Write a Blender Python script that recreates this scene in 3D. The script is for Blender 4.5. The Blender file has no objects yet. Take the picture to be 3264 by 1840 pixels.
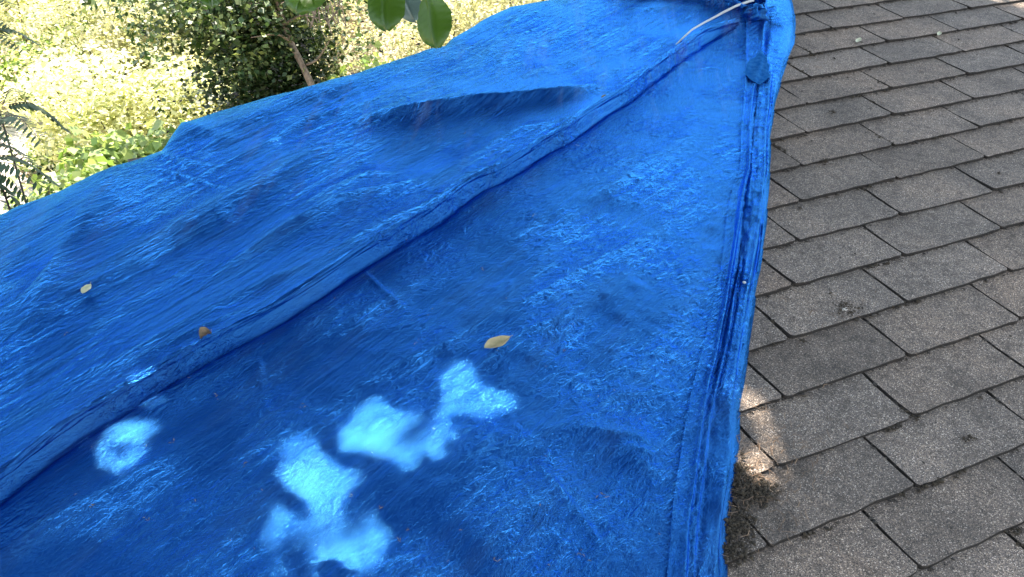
import bpy, math, random
import numpy as np
from mathutils import Matrix, Vector

random.seed(7)
rng = np.random.default_rng(7)
scene = bpy.context.scene
col = scene.collection

# ------------------------------------------------------------------ camera, sky, sun, exposure
PHI = math.radians(16.0)          # pitch of the roof
Z0 = 2.5                          # height of the roof frame's origin above the ground
ROOF = Matrix.Translation((0, 0, Z0)) @ Matrix.Rotation(PHI, 4, 'X')
RC = np.array([[0.8902051134719152, -0.44725380890068256, 0.08659611060657299],
               [0.21710407350798067, 0.5836188806093715, 0.7824671389024108],
               [-0.40050053335119973, -0.6777558798119828, 0.6166411356415812]])
CC = np.array([-1.4986324417320798, -1.0097769204986151, 1.2187071659555873])
cam_data = bpy.data.cameras.new('camera')
cam = bpy.data.objects.new('camera', cam_data)
col.objects.link(cam)
mc = Matrix.Identity(4)
for i in range(3):
    for j in range(3):
        mc[i][j] = RC[j][i]
    mc[i][3] = CC[i]
cam.matrix_world = ROOF @ mc
cam_data.lens = 36 * 3200 / 3264
cam_data.sensor_width = 36
cam_data.clip_start = 0.05
cam_data.clip_end = 500
scene.camera = cam

SUN_R = np.array([0.165, 0.60, 0.785]); SUN_R /= np.linalg.norm(SUN_R)   # towards the sun, in the roof's frame
SUN_W = (ROOF.to_3x3() @ Vector(SUN_R)).normalized()
world = bpy.data.worlds.new('World')
scene.world = world
world.use_nodes = True
wn = world.node_tree.nodes
sky = wn.new('ShaderNodeTexSky')
sky.sky_type = 'NISHITA'
sky.sun_disc = False
sky.sun_elevation = math.asin(SUN_W.z)
sky.sun_rotation = math.atan2(SUN_W.x, SUN_W.y)
hs = wn.new('ShaderNodeHueSaturation')
hs.inputs['Saturation'].default_value = 0.58
hs.inputs['Hue'].default_value = 0.485
world.node_tree.links.new(sky.outputs[0], hs.inputs['Color'])
bg = wn['Background']
world.node_tree.links.new(hs.outputs[0], bg.inputs[0])
bg.inputs[1].default_value = 0.15
sl = bpy.data.lights.new('sun', 'SUN')
sl.energy = 4.6
sl.angle = math.radians(0.45)
sl.color = (1.0, 0.90, 0.76)
sun = bpy.data.objects.new('sun', sl)
col.objects.link(sun)
sun.rotation_euler = SUN_W.to_track_quat('Z', 'Y').to_euler()
scene.view_settings.view_transform = 'Standard'
scene.view_settings.look = 'None'
scene.view_settings.exposure = 2.4
scene.view_settings.gamma = 1.0
scene.cycles.max_bounces = 6
scene.cycles.transmission_bounces = 4
scene.cycles.transparent_max_bounces = 4

# ------------------------------------------------------------------ helpers
def ray_r(X, Y):
    return RC.T @ np.array([X - 1632.0, 920.0 - Y, -3200.0]) / 3200.0

def px(X, Y, h=0.0):
    """where the photograph's pixel meets the roof plane (or a plane h above it), in the roof's frame"""
    d = ray_r(X, Y)
    return CC + d * ((h - CC[2]) / d[2])

def line_px(pts, h=0.0):
    return np.array([px(x, y, h) for x, y in pts])

def wpt(X, Y, dist):
    """a point in the world dist metres out from the camera"""
    d = ray_r(X, Y)
    p = CC + d / np.linalg.norm(d) * dist
    return ROOF @ Vector(p)

def mesh_obj(name, verts, faces, mat=None, parent=None, smooth=True, roof=False):
    """verts (n,3) array; faces (m,k) array of equal-sized polygons, or a list of them"""
    me = bpy.data.meshes.new(name)
    verts = np.asarray(verts, dtype=np.float32)
    if isinstance(faces, np.ndarray) and faces.ndim == 2:
        m, k = faces.shape
        me.vertices.add(len(verts)); me.vertices.foreach_set('co', verts.ravel())
        me.loops.add(m * k); me.loops.foreach_set('vertex_index', faces.astype(np.int32).ravel())
        me.polygons.add(m)
        me.polygons.foreach_set('loop_start', np.arange(0, m * k, k, dtype=np.int32))
        me.polygons.foreach_set('loop_total', np.full(m, k, dtype=np.int32))
        me.update(calc_edges=True)
    else:
        me.from_pydata([tuple(v) for v in verts.tolist()], [], [tuple(f) for f in faces])
    if smooth:
        me.polygons.foreach_set('use_smooth', np.ones(len(me.polygons), dtype=bool))
    me.validate()
    if mat is not None:
        me.materials.append(mat)
    o = bpy.data.objects.new(name, me)
    col.objects.link(o)
    if parent is not None:
        o.parent = parent
    elif roof:
        o.matrix_world = ROOF
    return o

def tag(o, label=None, cat=None, group=None, kind=None):
    if label: o['label'] = label
    if cat: o['category'] = cat
    if group: o['group'] = group
    if kind: o['kind'] = kind
    return o

def empty(name, M):
    o = bpy.data.objects.new(name, None)
    col.objects.link(o)
    o.matrix_world = M
    o.empty_display_size = 0.1
    return o

def lattice(seed, n=256):
    return np.random.default_rng(seed).random((n, n))

_L = {}
def vnoise(x, y, seed=0):
    """smooth value noise in -1..1"""
    if seed not in _L: _L[seed] = lattice(seed)
    g = _L[seed]
    xi = np.floor(x).astype(int); yi = np.floor(y).astype(int)
    fx = x - xi; fy = y - yi
    fx = fx * fx * fx * (fx * (fx * 6 - 15) + 10); fy = fy * fy * fy * (fy * (fy * 6 - 15) + 10)
    a = g[xi % 256, yi % 256]; b = g[(xi + 1) % 256, yi % 256]
    c = g[xi % 256, (yi + 1) % 256]; d = g[(xi + 1) % 256, (yi + 1) % 256]
    return ((a * (1 - fx) + b * fx) * (1 - fy) + (c * (1 - fx) + d * fx) * fy) * 2 - 1

def fbm(x, y, seed=0, octv=4, gain=0.5):
    r = 0; a = 1; n = 0
    for i in range(octv):
        r = r + a * vnoise(x * 2 ** i + 17.3 * i, y * 2 ** i + 5.1 * i, seed + i)
        n += a; a *= gain
    return r / n

def ridged(x, y, seed=0, octv=3):
    r = 0; a = 1; n = 0
    for i in range(octv):
        r = r + a * (1 - np.abs(vnoise(x * 2 ** i + 3.7 * i, y * 2 ** i + 9.2 * i, seed + i)) * 2)
        n += a; a *= 0.5
    return r / n

def sstep(a, b, x):
    t = np.clip((x - a) / (b - a), 0, 1)
    return t * t * (3 - 2 * t)

def poly_dist(S, T, pts):
    """signed distance (positive to the left of travel) and position 0..1 along a polyline"""
    pts = np.asarray(pts)[:, :2]
    seg = np.linalg.norm(np.diff(pts, axis=0), axis=1)
    cum = np.concatenate([[0], np.cumsum(seg)])
    best = np.full(S.shape, 1e9); sg = np.ones(S.shape); al = np.zeros(S.shape)
    for i in range(len(seg)):
        ax, ay = pts[i]; bx, by = pts[i + 1]
        dx, dy = (bx - ax) / seg[i], (by - ay) / seg[i]
        u = (S - ax) * dx + (T - ay) * dy
        uc = np.clip(u, 0, seg[i])
        qx = S - ax - uc * dx; qy = T - ay - uc * dy
        d = np.hypot(qx, qy)
        m = d < best
        best = np.where(m, d, best)
        sg = np.where(m, np.sign(dx * (T - ay) - dy * (S - ax)), sg)
        al = np.where(m, (cum[i] + uc) / cum[-1], al)
    return best * sg, al

def smooth_line(pts, n=60):
    """Catmull-Rom through the points"""
    p = np.asarray(pts, float)
    p = np.vstack([2 * p[0] - p[1], p, 2 * p[-1] - p[-2]])
    out = []
    m = len(p) - 3
    for i in range(m):
        k = max(2, n // m)
        t = np.linspace(0, 1, k, endpoint=(i == m - 1))[:, None]
        a, b, c, d = p[i], p[i + 1], p[i + 2], p[i + 3]
        out.append(0.5 * ((2 * b) + (-a + c) * t + (2 * a - 5 * b + 4 * c - d) * t ** 2 + (-a + 3 * b - 3 * c + d) * t ** 3))
    return np.vstack(out)

def tube(path, rad, sides=10, prof=None):
    """swept tube round a path; rad(a) radius; prof(a, angle) scales it; returns verts, faces"""
    p = np.asarray(path, float)
    n = len(p)
    tg = np.gradient(p, axis=0); tg /= np.linalg.norm(tg, axis=1)[:, None] + 1e-9
    up = np.array([0, 0, 1.0])
    V = []
    for i in range(n):
        a = i / (n - 1)
        u = up if abs(tg[i] @ up) < 0.95 else np.array([1.0, 0, 0])
        s = np.cross(tg[i], u); s /= np.linalg.norm(s)
        w = np.cross(s, tg[i])
        for j in range(sides):
            th = 2 * math.pi * j / sides
            r = rad(a) * (prof(a, th) if prof else 1)
            V.append(p[i] + (s * math.cos(th) + w * math.sin(th)) * r)
    F = []
    for i in range(n - 1):
        for j in range(sides):
            k = (j + 1) % sides
            F.append((i * sides + j, (i + 1) * sides + j, (i + 1) * sides + k, i * sides + k))
    return np.array(V), np.array(F)

def merge(parts):
    V = []; F = []; o = 0
    for v, f in parts:
        V.append(v); F.append(np.asarray(f) + o); o += len(v)
    return np.vstack(V), np.vstack(F)

# ------------------------------------------------------------------ materials
def new_mat(name):
    m = bpy.data.materials.new(name)
    m.use_nodes = True
    nt = m.node_tree
    return m, nt, nt.nodes['Principled BSDF'], nt.nodes['Material Output']

def N(nt, t, **kw):
    n = nt.nodes.new(t)
    for k, v in kw.items():
        if hasattr(n, k): setattr(n, k, v)
        else: n.inputs[k.replace('_', ' ')].default_value = v
    return n

def ramp(nt, stops, src):
    r = nt.nodes.new('ShaderNodeValToRGB')
    el = r.color_ramp.elements
    while len(el) < len(stops): el.new(0.5)
    for e, (p, c) in zip(el, stops):
        e.position = p; e.color = (*c, 1) if len(c) == 3 else c
    nt.links.new(src, r.inputs[0])
    return r

def mapped(nt, scale=(1, 1, 1), rot=(0, 0, 0)):
    tc = nt.nodes.new('ShaderNodeTexCoord')
    rm = N(nt, 'ShaderNodeMapping'); rm.inputs['Rotation'].default_value = rot
    nt.links.new(tc.outputs['Object'], rm.inputs[0])
    sm = N(nt, 'ShaderNodeMapping'); sm.inputs['Scale'].default_value = scale
    nt.links.new(rm.outputs[0], sm.inputs[0])
    return sm.outputs[0]

def mathn(nt, op, a, b=None):
    n = nt.nodes.new('ShaderNodeMath'); n.operation = op
    for i, v in enumerate((a, b)):
        if v is None: continue
        if hasattr(v, 'links') or hasattr(v, 'is_linked'): nt.links.new(v, n.inputs[i])
        else: n.inputs[i].default_value = v
    return n.outputs[0]

def noise(nt, vec, scale, detail=3, rough=0.5, dist=0.0):
    n = N(nt, 'ShaderNodeTexNoise', Scale=scale, Detail=detail, Roughness=rough, Distortion=dist)
    nt.links.new(vec, n.inputs['Vector'])
    return n.outputs['Fac']

def tarp_material():
    m, nt, b, out = new_mat('blue_tarp')
    L = nt.links.new
    ang = math.radians(-27)                       # wrinkles run this way across the roof
    str_v = mapped(nt, (1.0, 13.0, 4.0), (0, 0, ang))
    iso = mapped(nt)
    # colour: blue polyethylene under a thin uneven film of dust
    dust = noise(nt, mapped(nt, (1.0, 6.0, 2.0), (0, 0, math.radians(-33))), 3.2, 7, 0.66)
    dr = ramp(nt, [(0.48, (0, 0, 0)), (0.64, (1, 1, 1))], dust)
    fine = noise(nt, iso, 90, 4, 0.6)
    dfac = mathn(nt, 'MULTIPLY', dr.outputs[0], mathn(nt, 'MULTIPLY', fine, 0.62))
    mix = nt.nodes.new('ShaderNodeMix'); mix.data_type = 'RGBA'
    L(dfac, mix.inputs['Factor'])
    # dried muddy run-off on the cloth near the ridge, in streaks down the slope
    st = ramp(nt, [(0.53, (0, 0, 0)), (0.70, (1, 1, 1))], noise(nt, mapped(nt, (1.0, 7.0, 2.0), (0, 0, math.radians(-58))), 2.6, 6, 0.6))
    sep = nt.nodes.new('ShaderNodeSeparateXYZ'); tcs = nt.nodes.new('ShaderNodeTexCoord'); L(tcs.outputs['Object'], sep.inputs[0])
    ty = N(nt, 'ShaderNodeMapRange'); ty.inputs['From Min'].default_value = 0.55; ty.inputs['From Max'].default_value = 1.0; L(sep.outputs[1], ty.inputs['Value'])
    mud = nt.nodes.new('ShaderNodeMix'); mud.data_type = 'RGBA'
    L(mathn(nt, 'MULTIPLY', mathn(nt, 'MULTIPLY', st.outputs[0], ty.outputs[0]), mathn(nt, 'ADD', mathn(nt, 'MULTIPLY', fine, .45), .1)), mud.inputs['Factor'])
    L(mix.outputs['Result'], mud.inputs['A']); mud.inputs['B'].default_value = (0.125, 0.125, 0.135, 1)
    mix.inputs['A'].default_value = (0.0002, 0.0155, 0.108, 1)
    mix.inputs['B'].default_value = (0.014, 0.030, 0.086, 1)
    rr = N(nt, 'ShaderNodeMapRange'); rr.inputs['To Min'].default_value = 0.05; rr.inputs['To Max'].default_value = 0.24
    L(dust, rr.inputs['Value']); 
    nt.nodes.remove(b)
    df = nt.nodes.new('ShaderNodeBsdfDiffuse'); L(mud.outputs['Result'], df.inputs['Color'])
    gl = nt.nodes.new('ShaderNodeBsdfGlossy'); L(rr.outputs[0], gl.inputs['Roughness']); gl.inputs['Color'].default_value = (0.055, 0.365, 1.0, 1)
    fr = nt.nodes.new('ShaderNodeLayerWeight'); fr.inputs['Blend'].default_value = 0.5
    ff = mathn(nt, 'ADD', mathn(nt, 'MULTIPLY', mathn(nt, 'POWER', fr.outputs['Facing'], 2.8), 1.0), 0.095)
    ms = nt.nodes.new('ShaderNodeMixShader'); L(ff, ms.inputs[0]); L(df.outputs[0], ms.inputs[1]); L(gl.outputs[0], ms.inputs[2]); 
    ct = nt.nodes.new('ShaderNodeBsdfGlossy'); ct.inputs["Roughness"].default_value = 0.10; ct.inputs['Color'].default_value = (0.24, 0.72, 1, 1)
    m2 = nt.nodes.new('ShaderNodeMixShader'); m2.inputs[0].default_value = 0.013; L(ms.outputs[0], m2.inputs[1]); L(ct.outputs[0], m2.inputs[2]); L(m2.outputs[0], out.inputs['Surface'])
    # wrinkles, crinkles, weave
    n1 = noise(nt, str_v, 5.0, 6, 0.6, 0.15)
    # small sharp crumples, drawn out along the pull of the cloth
    cn = noise(nt, mapped(nt, (1.0, 2.6, 1.5), (0, 0, ang)), 26, 4, 0.6, 0.4)
    crd = mathn(nt, 'ABSOLUTE', mathn(nt, 'SUBTRACT', cn, 0.5))
    pat = ramp(nt, [(0.42, (0, 0, 0)), (0.6, (1, 1, 1))], noise(nt, iso, 5, 3))
    n2 = noise(nt, mapped(nt, (1.0, 2.6, 1.5), (0, 0, ang)), 170, 4, 0.65)
    n3 = noise(nt, iso, 420, 2, 0.5)
    b1 = N(nt, 'ShaderNodeBump', Distance=0.010, Strength=0.45); L(n1, b1.inputs['Height'])
    b2 = N(nt, 'ShaderNodeBump', Distance=0.020, Strength=0.9)
    L(mathn(nt, 'MULTIPLY', crd, pat.outputs[0]), b2.inputs['Height']); L(b1.outputs[0], b2.inputs['Normal'])
    b3 = N(nt, 'ShaderNodeBump', Distance=0.0024, Strength=0.6); L(n2, b3.inputs['Height']); L(b2.outputs[0], b3.inputs['Normal'])
    b4 = N(nt, 'ShaderNodeBump', Distance=0.0006, Strength=0.3); L(n3, b4.inputs['Height']); L(b3.outputs[0], b4.inputs['Normal'])
    for q in (df, gl, fr, ct): L(b4.outputs[0], q.inputs['Normal'])
    return m

def shingle_material():
    m, nt, b, out = new_mat('shingle_granules')
    L = nt.links.new
    iso = mapped(nt)
    rnd = nt.nodes.new('ShaderNodeAttribute'); rnd.attribute_name = 'tone'
    vo = N(nt, 'ShaderNodeTexVoronoi', Scale=680.0); L(iso, vo.inputs['Vector'])
    sep = nt.nodes.new('ShaderNodeSeparateColor'); L(vo.outputs['Color'], sep.inputs[0])
    gr = ramp(nt, [(0.0, (0.022, 0.017, 0.014)), (0.25, (0.080, 0.066, 0.058)), (0.60, (0.136, 0.112, 0.098)), (0.90, (0.240, 0.185, 0.140)), (1.0, (0.54, 0.47, 0.41))], sep.outputs[0])
    big = noise(nt, iso, 5, 5, 0.6)
    br = ramp(nt, [(0.28, (0.56, 0.54, 0.52)), (0.5, (0.98, 0.95, 0.92)), (0.72, (1.30, 1.20, 1.10))], big)
    mid = ramp(nt, [(0.34, (0.62, 0.61, 0.60)), (0.5, (1, 1, 1))], noise(nt, iso, 38, 4, 0.65))
    def mul(a, bb):
        x = nt.nodes.new('ShaderNodeMix'); x.data_type = 'RGBA'; x.blend_type = 'MULTIPLY'
        x.inputs['Factor'].default_value = 1; L(a, x.inputs['A']); L(bb, x.inputs['B']); return x.outputs['Result']
    c = mul(mul(mul(gr.outputs[0], br.outputs[0]), mid.outputs[0]), rnd.outputs['Color'])
    L(c, b.inputs['Base Color'])
    b.inputs['Roughness'].default_value = 0.85
    b1 = N(nt, 'ShaderNodeBump', Distance=0.0022, Strength=0.9); L(sep.outputs[1], b1.inputs['Height'])
    b2 = N(nt, 'ShaderNodeBump', Distance=0.004, Strength=0.5); L(noise(nt, iso, 60, 4), b2.inputs['Height']); L(b1.outputs[0], b2.inputs['Normal'])
    L(b2.outputs[0], b.inputs['Normal'])
    return m

def simple_mat(name, c1, c2=None, scale=8.0, rough=0.8, bump=0.0, detail=4, spec=None):
    m, nt, b, out = new_mat(name)
    iso = mapped(nt)
    n = noise(nt, iso, scale, detail, 0.6)
    r = ramp(nt, [(0.35, c1), (0.65, c2 or c1)], n)
    nt.links.new(r.outputs[0], b.inputs['Base Color'])
    b.inputs['Roughness'].default_value = rough
    if spec is not None: b.inputs['Specular IOR Level'].default_value = spec
    if bump:
        bb = N(nt, 'ShaderNodeBump', Distance=bump, Strength=0.8); nt.links.new(n, bb.inputs['Height']); nt.links.new(bb.outputs[0], b.inputs['Normal'])
    return m

def leaf_mat(name, cols, trans=0.35, rough=0.5, tcol=None):
    """cols: colours across the leaves of a plant, picked per leaf"""
    m, nt, b, out = new_mat(name)
    L = nt.links.new
    g = nt.nodes.new('ShaderNodeNewGeometry')
    r = ramp(nt, [(i / max(1, len(cols) - 1), c) for i, c in enumerate(cols)], g.outputs['Random Per Island'])
    L(r.outputs[0], b.inputs['Base Color'])
    b.inputs['Roughness'].default_value = rough
    tr = nt.nodes.new('ShaderNodeBsdfTranslucent')
    if tcol: tr.inputs['Color'].default_value = (*tcol, 1)
    else:
        x = nt.nodes.new('ShaderNodeMix'); x.data_type = 'RGBA'; x.blend_type = 'MULTIPLY'; x.inputs['Factor'].default_value = 1
        L(r.outputs[0], x.inputs['A']); x.inputs['B'].default_value = (1.3, 1.3, 0.85, 1); L(x.outputs['Result'], tr.inputs['Color'])
    ms = nt.nodes.new('ShaderNodeMixShader'); ms.inputs[0].default_value = trans
    L(b.outputs[0], ms.inputs[1]); L(tr.outputs[0], ms.inputs[2]); L(ms.outputs[0], out.inputs['Surface'])
    return m

M_TARP = tarp_material()
M_SHINGLE = shingle_material()
M_DECK = simple_mat('asphalt_underlayer', (0.012, 0.011, 0.010), (0.03, 0.027, 0.022), 60, 0.95, 0.003)
M_WALL = simple_mat('wall_paint', (0.42, 0.40, 0.36), (0.36, 0.34, 0.30), 3, 0.8)
M_SOIL = simple_mat('dry_soil', (0.20, 0.15, 0.10), (0.34, 0.27, 0.20), 1.2, 0.95, 0.03)
M_PATH = simple_mat('pale_path', (0.55, 0.46, 0.40), (0.68, 0.60, 0.54), 3, 0.95, 0.01)
M_BARK = simple_mat('bark', (0.11, 0.085, 0.065), (0.26, 0.21, 0.165), 22, 0.9, 0.02)
M_BARK2 = simple_mat('dark_bark', (0.035, 0.028, 0.022), (0.10, 0.08, 0.06), 22, 0.9, 0.02)
M_ROPE = simple_mat('white_rope', (0.30, 0.32, 0.34), (0.46, 0.48, 0.50), 300, 0.6, 0.0008)
M_MOSS = simple_mat('moss', (0.016, 0.012, 0.007), (0.045, 0.033, 0.020), 160, 0.95, 0.004)
M_TWIG = leaf_mat('dead_needles', [(0.07, 0.045, 0.028), (0.14, 0.085, 0.05), (0.025, 0.02, 0.016), (0.20, 0.13, 0.08)], 0.0, 0.8)
M_LEAFDRY = simple_mat('dry_leaf', (0.20, 0.17, 0.085), (0.30, 0.245, 0.13), 55, 0.6, 0.0008)
M_LEAFBROWN = simple_mat('brown_leaf', (0.045, 0.026, 0.012), (0.16, 0.105, 0.05), 60, 0.6, 0.0008)
M_LEAFPALE = simple_mat('pale_leaf', (0.30, 0.31, 0.20), (0.40, 0.39, 0.26), 60, 0.6, 0.0005)
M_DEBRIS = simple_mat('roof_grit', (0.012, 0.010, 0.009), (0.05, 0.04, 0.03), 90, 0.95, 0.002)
M_WHITE = simple_mat('pale_chip', (0.34, 0.30, 0.27), (0.46, 0.42, 0.38), 90, 0.7)
M_METAL = simple_mat('nail_metal', (0.22, 0.24, 0.26), (0.34, 0.36, 0.38), 90, 0.35)

# ------------------------------------------------------------------ the roof
SIL = [(0, 682), (60, 655), (200, 608), (300, 562), (440, 512), (520, 482), (547, 440), (577, 400), (620, 384), (700, 357), (850, 314),
       (943, 295), (998, 279), (1071, 257), (1139, 240), (1240, 206), (1374, 158), (1428, 150), (1446, 126), (1498, 98), (1562, 57), (1626, 28),
       (1690, 18), (1775, 0)]
sil = line_px(SIL, 0.01)[:, :2]
sil = sil[np.argsort(sil[:, 0])]
RS = np.concatenate([[-6.0, -2.6], sil[:, 0], [sil[-1, 0] + 1.0, 7.0]])
RT = np.concatenate([[sil[0, 1] - 1.55, sil[0, 1] - 0.36], sil[:, 1], [sil[-1, 1] + 0.36, sil[-1, 1] + 0.36 * (7.0 - sil[-1, 0])]])
def ridge_t(s):
    return np.interp(s, RS, RT)
sm_s = np.array([-6.0, -1.6, 0.2, 7.0]); sm_t = ridge_t(sm_s)
def deck_t(s):
    """the straight ridge under the tarp"""
    return np.interp(s, sm_s, sm_t) - 0.05

TU, TV = 0.305, 0.127
PH = {-8: -.262, -7: -.206, -6: -.171, -5: -.117, -4: -.094, -3: -.037, -2: .016, -1: .056, 0: .093, 1: .122, 2: .161, 3: .202, 4: .24}
def row_phase(k):
    if k in PH: return -5 * k / 12 + PH[k]
    if k > 4: return -5 * k / 12 + .24 + .04 * (k - 4)
    if k == -9: return 0.70
    if k == -10: return 0.11
    return 0.11 + 0.377 * (-10 - k)

def build_shingles():
    V = []; F = []; C = []; off = 0
    r = random.Random(3)
    gx = [0, .003, .008, .016, .032, .075, .12, .165, .21, .25, .262, .273, .282, .29, .296]
    for k in range(-24, 24):
        ph = row_phase(k) % 1.0
        for n in range(-14, 18):
            s0 = (n + ph) * TU; t0 = -k * TV
            sc = s0 + TU / 2
            if sc < -3.8 or sc > 5.2 or t0 < -2.6 or t0 + TV > deck_t(sc) + 0.02: continue
            tone = r.gauss(1.0, 0.085); warm = r.uniform(-0.03, 0.04)
            gap = 0.0048 + r.random() * 0.0025
            w = TU - gap
            sh = r.uniform(-0.002, 0.002); tl = r.uniform(-0.003, 0.003)
            lift = 0.0055 + r.random() * 0.0025
            curl = [r.random() * 0.003, r.random() * 0.003]
            rc = 0.003 + r.random() * 0.006, 0.002 + r.random() * 0.006
            nx = len(gx); rows = [0.0, 0.25, 0.6, 1.0, 1.22]
            xs = [x / 0.296 * w for x in gx]
            wobp = r.random() * 99
            base = off
            for yi, y in enumerate(rows):
                for xi, x in enumerate(xs):
                    fx = x / w
                    yy = y * TV
                    e = 0
                    if yi == 0:
                        if x < rc[0]: e = rc[0] - math.sqrt(max(0, rc[0] ** 2 - (rc[0] - x) ** 2))
                        if w - x < rc[1]: e = rc[1] - math.sqrt(max(0, rc[1] ** 2 - (rc[1] - (w - x)) ** 2))
                        e += 0.0012 * math.sin(wobp + x * 70) + 0.0007 * math.sin(wobp * 2 + x * 190)
                        yy += e + sh + tl * fx
                    xw = 0.0012 * math.sin(wobp * 3 + y * 5) * (1 if xi in (0, nx - 1) else 0)
                    z = lift * (1 - y) + 0.0008 + (curl[0] * (1 - fx) ** 4 + curl[1] * fx ** 4) * (1 - min(1, y * 2)) + 0.0006 * math.sin(x * 33 + wobp)
                    if y > 1: z = -0.0015
                    V.append((s0 + gap / 2 + x + xw, t0 + yy, z))
            off += len(rows) * nx
            for yi in range(len(rows) - 1):
                for xi in range(nx - 1):
                    a = base + yi * nx + xi
                    F.append((a, a + 1, a + nx + 1, a + nx))
            # butt edge and cutout sides
            def skirt(idx):
                nonlocal off
                b0 = off
                for i in idx:
                    v = V[i]; V.append((v[0], v[1], v[2])); V.append((v[0], v[1], -0.004))
                off += 2 * len(idx)
                for q in range(len(idx) - 1):
                    a = b0 + 2 * q
                    F.append((a, a + 1, a + 3, a + 2))
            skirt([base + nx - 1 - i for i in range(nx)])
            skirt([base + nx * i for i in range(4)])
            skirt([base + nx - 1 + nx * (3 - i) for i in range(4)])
            cnt = off - base
            top = len(rows) * nx
            C += [(tone * (1 + warm), tone, tone * (1 - warm), 1)] * top
            C += [(0.10, 0.09, 0.085, 1)] * (cnt - top)  # edges painted near-black to deepen the shadow lines between courses
    o = mesh_obj('roof', V, np.array(F), M_SHINGLE, smooth=False, roof=True)
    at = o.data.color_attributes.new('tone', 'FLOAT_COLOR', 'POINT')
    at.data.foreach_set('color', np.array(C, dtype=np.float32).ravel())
    return tag(o, kind='structure')
build_shingles()

# the deck under the shingles, the far slope behind the ridge and the house walls
def deck():
    ss = np.linspace(-3.9, 5.3, 40)
    V = []
    for s in ss:
        t = float(deck_t(s))
        V += [(s, -2.62, -0.006), (s, t + 0.0, -0.006), (s, t + 2.6, -1.65), (s, t + 2.6, -1.80), (s, -2.62, -0.16)]
    F = []
    for i in range(len(ss) - 1):
        for j in range(4):
            a = i * 5 + j
            F.append((a, a + 5, a + 6, a + 1))
    o = mesh_obj('roof_deck', V, np.array(F), M_DECK, smooth=False, roof=True)
    tag(o, kind='structure')
    s0, s1 = -3.6, 5.0
    def w(s, t, n): return ROOF @ Vector((s, t, n))
    c = [w(s0, -2.3, -.17), w(s1, -2.3, -.17), w(s1, float(deck_t(s1)), -.17), w(s1, float(deck_t(s1)) + 2.3, -1.62), w(s0, float(deck_t(s0)) + 2.3, -1.62), w(s0, float(deck_t(s0)), -.17)]
    V = [tuple(p) for p in c] + [(p.x, p.y, -0.3) for p in c]
    F = [(i, (i + 1) % 6, (i + 1) % 6 + 6, i + 6) for i in range(6)]
    o = mesh_obj('house_wall', V, F, M_WALL, smooth=False)
    tag(o, 'pale painted wall of the house under the shingle roof', 'wall')
deck()

# ------------------------------------------------------------------ the tarp
tarp = empty('tarp', ROOF)
tag(tarp, 'large crumpled blue plastic tarp stretched over the ridge of the shingle roof', 'tarp')

HL = smooth_line(line_px([(2372, -60), (2368, 110), (2370, 240), (2362, 340), (2355, 430), (2350, 560), (2330, 620), (2310, 700), (2300, 800), (2285, 900), (2265, 1000),
      (2240, 1100), (2215, 1200), (2190, 1300), (2172, 1400), (2156, 1500), (2140, 1600), (2130, 1700), (2118, 1840), (2100, 2060), (2080, 2400)])[:, :2], 200)
HR = smooth_line(line_px([(2500, -80), (2520, 0), (2533, 60), (2532, 130), (2505, 215), (2480, 300), (2460, 420), (2453, 560), (2450, 650), (2440, 760), (2425, 860), (2403, 980), (2392, 1080), (2378, 1180),
      (2364, 1290), (2358, 1400), (2350, 1500), (2335, 1600), (2325, 1700), (2315, 1840), (2300, 2060), (2290, 2400)])[:, :2], 200)
def hem_x(line, t):
    o = np.argsort(line[:, 1])
    return np.interp(t, line[o, 1], line[o, 0])

DIAG = [(2340, 105), (2250, 135), (2200, 165), (2150, 197), (2100, 235), (2050, 272), (2000, 314), (1882, 392), (1797, 453), (1711, 500), (1600, 572), (1495, 624), (1381, 709), (1267, 773), (1128, 862),
        (912, 1014), (760, 1096), (621, 1166), (481, 1248), (367, 1318), (241, 1394), (101, 1501), (0, 1584), (-150, 1690), (-350, 1830)]
diag = smooth_line(line_px(DIAG)[:, :2], 140)

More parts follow.
